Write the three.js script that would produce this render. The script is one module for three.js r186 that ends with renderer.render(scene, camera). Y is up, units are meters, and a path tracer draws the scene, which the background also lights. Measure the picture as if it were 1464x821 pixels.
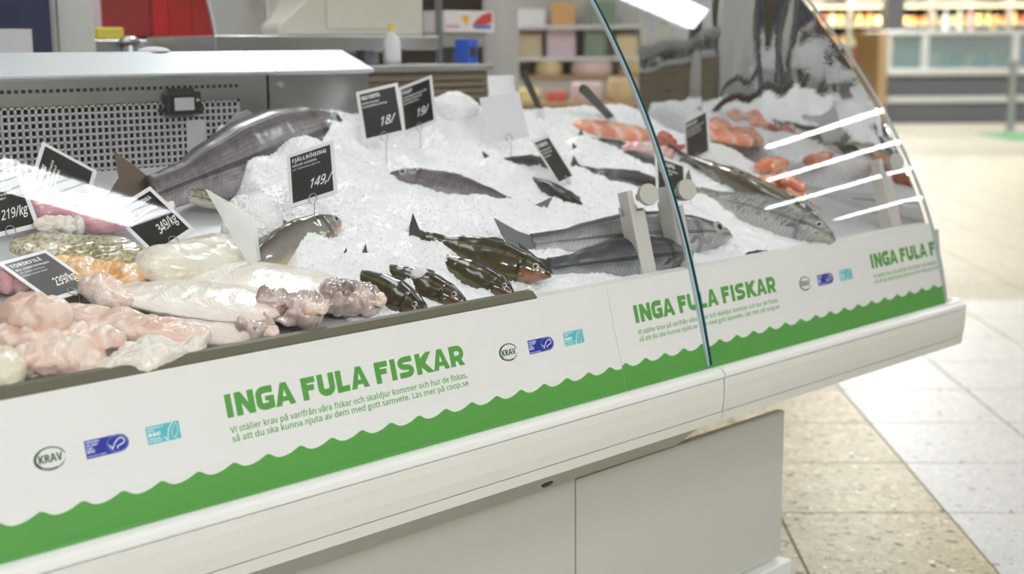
import * as THREE from 'three';
import { RoundedBoxGeometry } from 'three/addons/geometries/RoundedBoxGeometry.js';
import { mergeGeometries } from 'three/addons/utils/BufferGeometryUtils.js';
import { ImprovedNoise } from 'three/addons/math/ImprovedNoise.js';
import { RectAreaLightUniformsLib } from 'three/addons/lights/RectAreaLightUniformsLib.js';

// ---------------------------------------------------------------- camera, light, exposure
// world axes: x runs along the fish counter, z points to the customer side, y is up, metres
const scene = new THREE.Scene();
const FPX = 1950, CX = 732, CY = 410.5, EYE = new THREE.Vector3(0, 1.3, 1.63);
const YAW = 45.2 * Math.PI / 180, PITCH = 9.848 * Math.PI / 180, ROLL = 0.4925 * Math.PI / 180;
const V = (x, y, z) => new THREE.Vector3(x, y, z);
const FW = V(Math.cos(YAW) * Math.cos(PITCH), -Math.sin(PITCH), -Math.sin(YAW) * Math.cos(PITCH));
const R0 = V(Math.sin(YAW), 0, Math.cos(YAW)), U0 = R0.clone().cross(FW);
const RT = R0.clone().multiplyScalar(Math.cos(ROLL)).addScaledVector(U0, -Math.sin(ROLL));
const UPV = R0.clone().multiplyScalar(Math.sin(ROLL)).addScaledVector(U0, Math.cos(ROLL));
const camera = new THREE.PerspectiveCamera(2 * Math.atan(410.5 / FPX) * 180 / Math.PI, 1464 / 821, 0.05, 120);
camera.position.copy(EYE);
camera.quaternion.setFromRotationMatrix(new THREE.Matrix4().makeBasis(RT, UPV, FW.clone().negate()));
camera.focus = 2.32; camera.userData.fStop = 3.0;
scene.background = new THREE.Color(0, 0, 0);
const renderer = new THREE.WebGLRenderer();
renderer.toneMapping = THREE.LinearToneMapping;
renderer.toneMappingExposure = 1.53;
renderer.shadowMap.enabled = true;
RectAreaLightUniformsLib.init();
const CEIL = 3.2, LAMP_COLOR = new THREE.Color(0.935, 0.975, 1);
// ceiling luminaires: [x, z, length, width, turn (radians about y), light intensity]
const GRID = 43.55 * Math.PI / 180;            // the shop's floor grid stands at this angle to the counter
const PANELS = [
  [2.4, 2.0, 1.25, 0.21, -0.71, 7], [4.39, -0.55, 1.25, 0.2, -0.468, 7], [0.2, -0.6, 1.25, 0.42, GRID, 1.6], [-0.6, 3.6, 1.25, 0.42, GRID, 20],
  [1.7, -1.4, 1.25, 0.42, GRID, 1.6], [3.3, -2.4, 1.25, 0.42, GRID, 6], [1.3, 4.2, 1.25, 0.42, GRID, 24], [0.4, 6.0, 1.25, 0.42, GRID, 24], [-2.2, 2.0, 1.25, 0.42, GRID, 10],
  [7.6, -3.2, 1.25, 0.42, GRID, 9], [10.5, -4.6, 1.25, 0.42, GRID, 10], [9.7, -0.6, 1.25, 0.42, GRID, 4], [13.5, -6, 1.25, 0.42, GRID, 16],
  [13.5, -1.5, 1.25, 0.42, GRID, 7], [17.5, -7.5, 1.25, 0.42, GRID, 26], [18, -2.5, 1.25, 0.42, GRID, 18], [21, -10.5, 1.25, 0.42, GRID, 40], [5.2, -5.2, 1.25, 0.42, GRID, 26], [22, -5, 1.25, 0.42, GRID, 40],
];
const STRIPS = [[6.2, 1.27], [6.75, 1.9], [7.45, 2.62], [9.3, 3.45]];   // slim line lamps, start points

// ---------------------------------------------------------------- helpers
let seed = 7;
const rnd = () => { seed = (seed + 0x6D2B79F5) | 0; let t = Math.imul(seed ^ (seed >>> 15), 1 | seed); t = (t + Math.imul(t ^ (t >>> 7), 61 | t)) ^ t; return ((t ^ (t >>> 14)) >>> 0) / 4294967296; };
const noise = new ImprovedNoise();
const N3 = (x, y, z) => noise.noise(x, y, z);
const fbm = (x, y, z, o = 3) => { let a = 0, f = 1, g = 1; for (let i = 0; i < o; i++) { a += g * N3(x * f, y * f, z * f + i * 7.3); f *= 2.1; g *= 0.5; } return a; };
const ss = (a, b, x) => { const t = Math.min(1, Math.max(0, (x - a) / (b - a))); return t * t * (3 - 2 * t); };
const mix = (a, b, t) => a.map((v, i) => v + (b[i] - v) * t);
const lerpTab = (tab, s) => { for (let i = 1; i < tab.length; i++) if (s <= tab[i][0]) { const [a, x] = tab[i - 1], [b, y] = tab[i]; const t = (s - a) / (b - a); const u = t * t * (3 - 2 * t); return x + (y - x) * (0.5 * t + 0.5 * u); } return tab[tab.length - 1][1]; };
// a pixel gives a direction; the distance comes from the surface it is laid on
const dirOf = (px, py) => FW.clone().addScaledVector(RT, (px - CX) / FPX).addScaledVector(UPV, -(py - CY) / FPX).normalize();
const onZ = (px, py, z) => { const d = dirOf(px, py); return EYE.clone().addScaledVector(d, (z - EYE.z) / d.z); };
const onPlane = (px, py, p, n) => { const d = dirOf(px, py); return EYE.clone().addScaledVector(d, p.clone().sub(EYE).dot(n) / d.dot(n)); };
const DECK_P = V(0, 0.845, -0.08), DECK_N = V(0, 0.92, 0.215).normalize();
const deckY = z => 0.845 + (-0.08 - z) * 0.2337;
const P = (px, py, lift = 0) => onPlane(px, py, DECK_P.clone().addScaledVector(DECK_N, lift), DECK_N);
const FLAT = V(FW.x, 0, FW.z).normalize();
const onDepth = (px, py, depth) => { const d = dirOf(px, py); return EYE.clone().addScaledVector(d, depth / d.dot(FLAT)); };

const taken = {};
const numbered = n => { taken[n] = (taken[n] ?? -1) + 1; return taken[n] ? `${n}_${String(taken[n]).padStart(3, '0')}` : n; };
function thing(name, label, category, o = [0, 0, 0], group) {
  const g = new THREE.Group(); g.name = numbered(name); g.position.set(...o); g.userData = { label, category };
  if (group) g.userData.group = group;
  scene.add(g); return g;
}
function mesh(name, geo, mat, parent) { const m = new THREE.Mesh(geo, mat); m.name = name; m.castShadow = m.receiveShadow = true; parent.add(m); return m; }
// part given in world coordinates, kept relative to its thing's base
function part(name, geo, mat, root, parent) { geo.translate(-root.position.x, -root.position.y, -root.position.z); return mesh(name, geo, mat, parent || root); }
function single(name, label, category, geo, mat, group) {
  geo.computeBoundingBox(); const b = geo.boundingBox, c = V((b.min.x + b.max.x) / 2, b.min.y, (b.min.z + b.max.z) / 2);
  geo.translate(-c.x, -c.y, -c.z);
  const m = mesh(numbered(name), geo, mat, scene); m.position.copy(c); m.userData = { label, category }; if (group) m.userData.group = group; return m;
}
function structure(name, geo, mat) { const m = mesh(name, geo, mat, scene); m.userData = { kind: 'structure' }; return m; }
const prep = g => { const n = g.index ? g.toNonIndexed() : g; for (const k of Object.keys(n.attributes)) if (!['position', 'normal', 'uv'].includes(k)) n.deleteAttribute(k); return n; };
const join = gs => mergeGeometries(gs.map(prep));
const box = (x0, x1, y0, y1, z0, z1, r = 0) => { const w = x1 - x0, h = y1 - y0, d = z1 - z0; const g = r ? new RoundedBoxGeometry(w, h, d, 2, Math.min(r, w / 2.01, h / 2.01, d / 2.01)) : new THREE.BoxGeometry(w, h, d); return g.translate((x0 + x1) / 2, (y0 + y1) / 2, (z0 + z1) / 2); };
const tube = (pts, r, seg = 24, rad = 8) => new THREE.TubeGeometry(new THREE.CatmullRomCurve3(pts), seg, r, rad);
// closed profile [[z, y], ...] run along x
function prism(profile, x0, x1) {
  const s = new THREE.Shape(profile.map(([z, y]) => new THREE.Vector2(z, y)));
  const g = new THREE.ExtrudeGeometry(s, { depth: x1 - x0, bevelEnabled: false });
  g.applyMatrix4(new THREE.Matrix4().makeBasis(V(0, 0, 1), V(0, 1, 0), V(-1, 0, 0))); // z->x(neg)
  return g.translate(x1, 0, 0);
}
// profile [[out, y], ...] swept along a ground path of [x, z, nx, nz]
function sweep(profile, path, closed = true) {
  const pos = [], idx = [], m = profile.length;
  for (const [x, z, nx, nz] of path) for (const [o, y] of profile) pos.push(x + nx * o, y, z + nz * o);
  for (let i = 0; i + 1 < path.length; i++) for (let j = 0; j < (closed ? m : m - 1); j++) { const a = i * m + j, b = i * m + (j + 1) % m, c = a + m, d = b + m; idx.push(a, b, c, b, d, c); }
  if (closed) for (const [e, f] of [[0, 1], [path.length - 1, -1]]) { const fc = THREE.ShapeUtils.triangulateShape(profile.map(([o, y]) => new THREE.Vector2(o, y)), []); for (const t of fc) f > 0 ? idx.push(e * m + t[0], e * m + t[2], e * m + t[1]) : idx.push(e * m + t[0], e * m + t[1], e * m + t[2]); }
  const g = new THREE.BufferGeometry(); g.setAttribute('position', new THREE.Float32BufferAttribute(pos, 3)); g.setIndex(idx);
  const n = g.toNonIndexed(); n.setAttribute('uv', new THREE.Float32BufferAttribute(new Float32Array(n.attributes.position.count * 2), 2));
  const p = n.attributes.position, u = n.attributes.uv; for (let i = 0; i < p.count; i++) u.setXY(i, p.getX(i) + p.getZ(i), p.getY(i));
  n.computeVertexNormals(); return n;
}
// organic body: x along, y up (dorsal), z sideways; radii and colour given along s and around a
function loft({ n = 30, m = 20, L, up, dn, wd, cy = () => 0, cz = () => 0, pow = 2, disp, color, uvs = [1, 1] }) {
  const pos = [], col = [], uv = [], idx = [];
  const e = 2 / pow, sp = v => Math.sign(v) * Math.abs(v) ** e;
  const put = (s, a, k) => {
    const ca = Math.cos(a), sa = Math.sin(a), h = sa > 0 ? up(s) : dn(s);
    let x = L * (0.5 - s), y = cy(s) + k * h * sp(sa), z = cz(s) + k * wd(s) * sp(ca);
    if (disp && k) { const d = disp(s, a, x, y, z); y += d * sa; z += d * ca; }
    pos.push(x, y, z); const c = color(s, sa, ca, x, y, z); col.push(c[0], c[1], c[2]); uv.push(s * uvs[0], a / (2 * Math.PI) * uvs[1]);
  };
  for (let i = 0; i <= n; i++) for (let j = 0; j <= m; j++) put(i / n, (j === m ? 0 : j) / m * 2 * Math.PI, 1);
  for (let i = 0, w = m + 1; i < n; i++) for (let j = 0; j < m; j++) { const a = i * w + j, b = a + 1, c = a + w, d = c + 1; idx.push(a, b, c, b, d, c); }
  for (const [s, i] of [[0, 0], [1, n]]) { const c = pos.length / 3; put(s, 0, 0); for (let j = 0; j < m; j++) { const a = i * (m + 1) + j; s ? idx.push(c, a, a + 1) : idx.push(c, a + 1, a); } }
  const g = new THREE.BufferGeometry();
  g.setAttribute('position', new THREE.Float32BufferAttribute(pos, 3)); g.setAttribute('color', new THREE.Float32BufferAttribute(col, 3)); g.setAttribute('uv', new THREE.Float32BufferAttribute(uv, 2)); g.setIndex(idx);
  g.computeVertexNormals();
  const nm = g.attributes.normal; // close the seam
  for (let i = 0; i <= n; i++) { const a = i * (m + 1), b = a + m; const v = V(nm.getX(a) + nm.getX(b), nm.getY(a) + nm.getY(b), nm.getZ(a) + nm.getZ(b)).normalize(); nm.setXYZ(a, v.x, v.y, v.z); nm.setXYZ(b, v.x, v.y, v.z); }
  return g;
}
// thin plate from an outline in its own x, y
const plate = (pts, t, bevel = 0) => { const g = new THREE.ExtrudeGeometry(new THREE.Shape(pts.map(([x, y]) => new THREE.Vector2(x, y))), { depth: t, bevelEnabled: bevel > 0, bevelSize: bevel, bevelThickness: bevel, bevelSegments: 1, curveSegments: 6 }); return g.translate(0, 0, -t / 2); };

// ---------------------------------------------------------------- textures and materials
function canvasTex(w, h, draw, srgb = true) {
  const c = document.createElement('canvas'); c.width = w; c.height = h; draw(c.getContext('2d'), w, h);
  const t = new THREE.CanvasTexture(c); if (srgb) t.colorSpace = THREE.SRGBColorSpace; t.wrapS = t.wrapT = THREE.RepeatWrapping; t.anisotropy = 8; return t;
}
function dataTex(w, h, f) { const d = new Uint8Array(w * h * 4); for (let y = 0; y < h; y++) for (let x = 0; x < w; x++) { const v = Math.max(0, Math.min(255, f(x / w, y / h) * 255)), i = (y * w + x) * 4; d[i] = d[i + 1] = d[i + 2] = v; d[i + 3] = 255; } const t = new THREE.DataTexture(d, w, h); t.magFilter = THREE.LinearFilter; t.wrapS = t.wrapT = THREE.RepeatWrapping; t.needsUpdate = true; return t; }
const std = (c, roughness = 0.5, o = {}) => new THREE.MeshPhysicalMaterial({ color: new THREE.Color(...c), roughness, ...o });
function terrazzo(ground, chips) {
  return canvasTex(1024, 1024, (g, w, h) => {
    g.fillStyle = ground; g.fillRect(0, 0, w, h);
    for (let i = 0; i < 5200; i++) {
      const [c, , big] = chips[Math.floor(rnd() * chips.length)]; g.fillStyle = c; const x = rnd() * w, y = rnd() * h, r = (4 + rnd() * rnd() * 26) * big; g.beginPath();
      const k = 5 + Math.floor(rnd() * 3), t = rnd() * 6.3, f = 0.45 + rnd() * 0.4; for (let j = 0; j < k; j++) { const a = j / k * 6.283, q = r * (0.7 + rnd() * 0.5), X = Math.cos(a) * q, Y = Math.sin(a) * q * f; g.lineTo(x + X * Math.cos(t) - Y * Math.sin(t), y + X * Math.sin(t) + Y * Math.cos(t)); }
      g.fill();
    }
  });
}
const beigeTex = terrazzo('#b3a788', [['#c9bfa4', 1, 1], ['#b5a886', 1, 1.1], ['#c0b598', 1, 1.2], ['#b9ac8c', 1, 0.8], ['#d3cab2', 1, 0.8], ['#bfb296', 1, 1], ['#c3b89c', 1, 1], ['#c7bb9d', 1, 1.2], ['#bbb092', 1, 1], ['#7a6f54', 1, 0.85], ['#544c39', 1, 0.75], ['#efeadc', 1, 0.6], ['#c8a684', 1, 0.4]]);
const whiteTex = terrazzo('#cdccce', [['#d6d6d8', 1, 1], ['#c8c8ca', 1, 1.1], ['#d1d1d2', 1, 1], ['#cbcbcc', 1, 1.2], ['#dededf', 1, 0.8], ['#d4d3d1', 1, 0.8], ['#d3d3d4', 1, 1], ['#cccccd', 1, 1], ['#9d9c9c', 1, 0.6], ['#dcd0c2', 1, 0.5]]);
const creamTex = terrazzo('#c6beac', [['#cfc8b8', 1, 1], ['#c0b7a4', 1, 1.1], ['#cac2b1', 1, 1], ['#bcb29d', 1, 0.9], ['#d6d0c2', 1, 0.8], ['#c3baa7', 1, 1], ['#a89d84', 1, 0.45]]);
const brushTex = dataTex(256, 256, (x, y) => 0.5 + 0.35 * N3(x * 4, y * 120, 1) + 0.2 * N3(x * 16, y * 256, 5));
const scaleTex = dataTex(256, 256, (x, y) => { const r = 16, row = Math.floor(y * r), u = x * r + (row % 2) * 0.5, fu = u - Math.floor(u) - 0.5, fv = y * r - row; return 0.25 + 0.75 * Math.max(0, 1 - Math.hypot(fu * 1.3, fv) * 0.9); });
const scaleMap = dataTex(256, 256, (x, y) => { const r = 16, row = Math.floor(y * r), u = x * r + (row % 2) * 0.5, fu = u - Math.floor(u) - 0.5, fv = y * r - row, i = Math.floor(u) * 7.1 + row * 3.3; return 0.62 + 0.3 * Math.max(0, 1 - Math.hypot(fu * 1.3, fv - 0.2) * 1.1) + 0.12 * Math.sin(i * 12.9); });
const fleshTex = dataTex(512, 512, (x, y) => 0.5 + 0.4 * fbm(x * 14, y * 14, 3, 4) + 0.05 * Math.sin((x * 22 + 2.2 * Math.abs(y - 0.5) * 6 + 1.5 * N3(x * 5, y * 5, 2)) * 6.28));
const grainTex = dataTex(512, 512, (x, y) => 0.5 + 0.45 * fbm(x * 40, y * 40, 9, 3));
const waveTex = dataTex(256, 256, (x, y) => 0.5 + 0.4 * N3(x * 3, y * 2, 4) + 0.25 * N3(x * 7, y * 3, 8));
for (const t of [scaleTex]) t.repeat.set(1, 1);
const M = {
  plastic: std([0.84, 0.84, 0.825], 0.32), plasticWarm: std([0.76, 0.755, 0.725], 0.4), trim: std([0.74, 0.74, 0.71], 0.4),
  cabinet: std([0.6, 0.6, 0.565], 0.5, { bumpMap: grainTex, bumpScale: 0.0002 }), lip: std([0.5, 0.505, 0.48], 0.55),
  black: std([0.012, 0.012, 0.014], 0.4), dark: std([0.03, 0.032, 0.04], 0.6), gasket: std([0.13, 0.125, 0.085], 0.45), joint: std([0.2, 0.2, 0.18], 0.7),
  steel: std([0.62, 0.63, 0.65], 0.3, { metalness: 1, roughnessMap: null, bumpMap: brushTex, bumpScale: 0.0002 }), steelDull: std([0.5, 0.5, 0.51], 0.42, { metalness: 0.85, bumpMap: brushTex, bumpScale: 0.0002 }),
  ledge: std([0.74, 0.79, 0.83], 0.4, { metalness: 0.35, bumpMap: brushTex, bumpScale: 0.0001 }),
  mirror: std([0.72, 0.73, 0.74], 0.035, { metalness: 1, bumpMap: waveTex, bumpScale: 0.015 }),
  deck: std([0.68, 0.71, 0.73], 0.35, { metalness: 0.35 }), bracket: std([0.6, 0.59, 0.56], 0.45), knob: std([0.5, 0.49, 0.45], 0.4),
  glass: std([1, 1, 1], 0, { transmission: 1, thickness: 0, ior: 1.5, side: THREE.DoubleSide }), glassEdge: std([0.01, 0.1, 0.125], 0.12), glassEdgePale: std([0.5, 0.58, 0.62], 0.12),
  acrylic: std([0.96, 0.97, 0.98], 0.25, { transmission: 0.4, thickness: 0, side: THREE.DoubleSide }),
  wire: std([0.45, 0.44, 0.42], 0.3, { metalness: 0.9 }), cardEdge: std([0.86, 0.86, 0.87], 0.35),
  ice: std([0.945, 0.96, 0.98], 0.35, { bumpMap: grainTex, bumpScale: 0.0012 }), iceBit: std([0.95, 0.962, 0.98], 0.15), snow: std([0.92, 0.93, 0.945], 0.6, { bumpMap: grainTex, bumpScale: 0.0015 }),
  fish: std([1, 1, 1], 0.36, { vertexColors: true, map: scaleMap, clearcoat: 0.45, clearcoatRoughness: 0.16, bumpMap: scaleTex, bumpScale: 0.0012 }),
  fishWet: std([1, 1, 1], 0.2, { vertexColors: true, clearcoat: 1, clearcoatRoughness: 0.06 }),
  flesh: std([1, 1, 1], 0.34, { vertexColors: true, clearcoat: 0.5, clearcoatRoughness: 0.15, bumpMap: fleshTex, bumpScale: 0.0016 }),
  finDark: std([0.05, 0.05, 0.05], 0.35, { side: THREE.DoubleSide }), finGrey: std([0.16, 0.17, 0.18], 0.35, { side: THREE.DoubleSide }), finBrown: std([0.13, 0.095, 0.07], 0.4, { side: THREE.DoubleSide }), finPink: std([0.7, 0.55, 0.48], 0.4, { side: THREE.DoubleSide }),
  eyeGold: std([0.5, 0.45, 0.3], 0.1, { clearcoat: 1 }), eyeGrey: std([0.35, 0.38, 0.42], 0.1, { clearcoat: 1 }), pupil: std([0.005, 0.005, 0.006], 0.05),
  red: std([0.62, 0.012, 0.02], 0.4), yellow: std([0.85, 0.72, 0.1], 0.7), blue: std([0.02, 0.12, 0.7], 0.4), navy: std([0.02, 0.03, 0.09], 0.85), whiteCloth: std([0.82, 0.81, 0.83], 0.8),
  post: std([0.72, 0.72, 0.7], 0.45), beige: std([0.7, 0.68, 0.58], 0.45), pillar: std([0.5, 0.5, 0.48], 0.5), greyDark: std([0.16, 0.17, 0.19], 0.5), pinkWall: std([0.62, 0.5, 0.54], 0.5),
  wood: std([0.5, 0.33, 0.17], 0.5), slat: std([0.25, 0.2, 0.13], 0.5), card: std([0.6, 0.42, 0.25], 0.7),
};
const glows = {}, glowOf = p => glows[p] ??= new THREE.MeshStandardMaterial({ color: 0xffffff, emissive: LAMP_COLOR, emissiveIntensity: Math.min(12, Math.max(1.5, p)) });
const stripGlow = new THREE.MeshStandardMaterial({ color: 0xffffff, emissive: LAMP_COLOR, emissiveIntensity: 17 });

// ---------------------------------------------------------------- room shell and ceiling lamps
{
  const T = 0.475, rot = new THREE.Matrix4().makeRotationY(GRID), inv = rot.clone().invert();
  // grid axes: a runs away from the camera along the shop's joints, b to the right of it
  const toW = (a, b, y) => V(a, y, b).applyMatrix4(rot);
  const lineA = V(4.478, 0, -1.084).applyMatrix4(inv), rowA = V(3.154, 0, -0.46).applyMatrix4(inv);
  const floor = thing('floor', '', ''); floor.userData = { kind: 'structure' };
  mesh('screed', box(rowA.x - 3 * T, rowA.x + 16 * T, -0.02, -0.002, lineA.z - 9 * T, lineA.z + 14 * T).applyMatrix4(rot), std([0.3, 0.24, 0.13], 0.7), floor);
  const mats = [beigeTex, whiteTex, creamTex].map((t, i) => new THREE.MeshPhysicalMaterial({ map: t, roughness: [0.4, 0.38, 0.5][i] }));
  const variants = [];
  for (let k = 0; k < 6; k++) { const g = new RoundedBoxGeometry(T - 0.006, 0.03, T - 0.006, 1, 0.002); const u = g.attributes.uv, p = g.attributes.position, ox = rnd(), oy = rnd(); for (let i = 0; i < p.count; i++) u.setXY(i, ox + p.getX(i) / 0.9, oy + p.getZ(i) / 0.9); variants.push(g); }
  const far = [];
  for (let i = -6; i < 60; i++) for (let j = -9; j < 22; j++) {
    const a = rowA.x + (i + 0.5) * T, b = lineA.z + (j + 0.5) * T, c = toW(a, b, -0.015);
    const d = c.clone().sub(EYE), dep = d.dot(FLAT), lat = d.dot(R0);
    if (dep < 1.6 || lat < 0.1 * dep || lat > 0.47 * dep) continue;
    const white = j >= 0 && j < 3 && dep < 7, m = white ? 1 : j < 0 && dep < 5 ? 0 : 2;
    if (dep < 9.5) { const t = mesh('tile', variants[Math.floor(rnd() * 6)], mats[m], floor); t.position.copy(c); t.rotation.y = GRID; }
    else far.push(variants[Math.floor(rnd() * 6)].clone().rotateY(GRID).translate(c.x, c.y, c.z));
  }
  const fm = mesh('tiling', join(far), mats[2], floor); fm.userData.kind = 'stuff';
  // the floor behind and under the rest of the shop, one plain terrazzo bed flush with the tiles
  const bed = new THREE.PlaneGeometry(61, 48).rotateX(-Math.PI / 2); { const u = bed.attributes.uv; for (let i = 0; i < u.count; i++) u.setXY(i, u.getX(i) * 55, u.getY(i) * 44); }
  bed.translate(14.5, -0.0035, 0).applyMatrix4(rot); mesh('terrazzo_bed', bed, mats[2], floor);
  structure('ceiling', box(-16, 45, CEIL + 0.03, CEIL + 0.2, -24, 24).applyMatrix4(rot), std([0.8, 0.8, 0.78], 0.9));
  const wm = std([0.72, 0.7, 0.66], 0.8);
  structure('wall_back', box(44.8, 45, 0, CEIL + 0.03, -24, 24).applyMatrix4(rot), wm);
  structure('wall_front', box(-16, -15.8, 0, CEIL + 0.03, -24, 24).applyMatrix4(rot), wm);
  structure('wall_left', box(-15.8, 44.8, 0, CEIL + 0.03, -24, -23.8).applyMatrix4(rot), wm);
  structure('wall_right', box(-15.8, 44.8, 0, CEIL + 0.03, 23.8, 24).applyMatrix4(rot), wm);
}
{
  const housing = std([0.75, 0.75, 0.74], 0.5);
  for (const [x, z, l, w, turn, power] of PANELS) {
    const t = thing('ceiling_lamp', 'square-edged white louvred ceiling panel lamp above the shop floor', 'lamp', [x, CEIL - 0.06, z], 'ceiling panel lamps'); t.rotation.y = turn;
    mesh('housing', box(-l / 2 - 0.02, l / 2 + 0.02, 0.02, 0.09, -w / 2 - 0.02, w / 2 + 0.02), housing, t);
    mesh('diffuser', box(-l / 2, l / 2, 0.008, 0.02, -w / 2, w / 2), glowOf(power), t);
    const bars = []; for (let k = 0; k <= 12; k++) bars.push(box(-l / 2 + l * k / 12 - 0.004, -l / 2 + l * k / 12 + 0.004, 0.0, 0.008, -w / 2, w / 2)); mesh('louvre', join(bars), housing, t);
    const L = new THREE.RectAreaLight(LAMP_COLOR, power, l, w); L.name = 'panel_light'; L.position.set(x, CEIL - 0.065, z); L.rotation.set(-Math.PI / 2, turn, 0, 'YXZ'); scene.add(L);
  }
  for (const [x, z] of STRIPS) {
    const l = 3.2, t = thing('line_lamp', 'slim white line lamp under the ceiling beyond the counter end', 'lamp', [x, CEIL - 0.05, z], 'slim line lamps'); t.rotation.y = 0.49;
    mesh('housing', box(0, l, 0.015, 0.08, -0.035, 0.035), housing, t); mesh('tube', box(0.01, l - 0.01, 0, 0.015, -0.028, 0.028, 0.006), stripGlow, t);
    const L = new THREE.RectAreaLight(LAMP_COLOR, 3, l, 0.06); L.position.set(x + Math.cos(0.49) * l / 2, CEIL - 0.056, z - Math.sin(0.49) * l / 2); L.rotation.set(-Math.PI / 2, 0.49, 0, 'YXZ'); scene.add(L);
  }
}

// ---------------------------------------------------------------- the fish counter: two modules side by side
const UA = 2.179, UB = 3.163, LEAN = 15 * Math.PI / 180;
const glassA = y => -0.12854506 * y ** 3 + 0.0515669 * y * y - 0.10811129 * y + 0.0848909;
const glassB = y => 0.04095866 * y ** 3 - 0.67105668 * y * y + 0.69601487 * y - 0.17934728;
function glassSheet(x0, x1, f, y0, y1, off) {
  const ny = 36, nx = 8, pos = [], uv = [], idx = [];
  for (let i = 0; i <= ny; i++) for (let j = 0; j <= nx; j++) { const y = y0 + (y1 - y0) * i / ny, x = x0 + (x1 - x0) * j / nx; pos.push(x, y, f(y) + off); uv.push(x, y); }
  for (let i = 0; i < ny; i++) for (let j = 0; j < nx; j++) { const a = i * (nx + 1) + j, b = a + 1, c = a + nx + 1, d = c + 1; idx.push(a, b, c, b, d, c); }
  const g = new THREE.BufferGeometry(); g.setAttribute('position', new THREE.Float32BufferAttribute(pos, 3)); g.setAttribute('uv', new THREE.Float32BufferAttribute(uv, 2)); g.setIndex(idx); g.computeVertexNormals(); return g;
}
const edgeStrip = (x, w, f, y0, y1, off, d) => { const pts = [], back = []; for (let i = 0; i <= 36; i++) { const y = y0 + (y1 - y0) * i / 36; pts.push([f(y) + off, y]); back.unshift([f(y) + off - d, y]); } return prism(pts.concat(back), x, x + w); };

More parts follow.
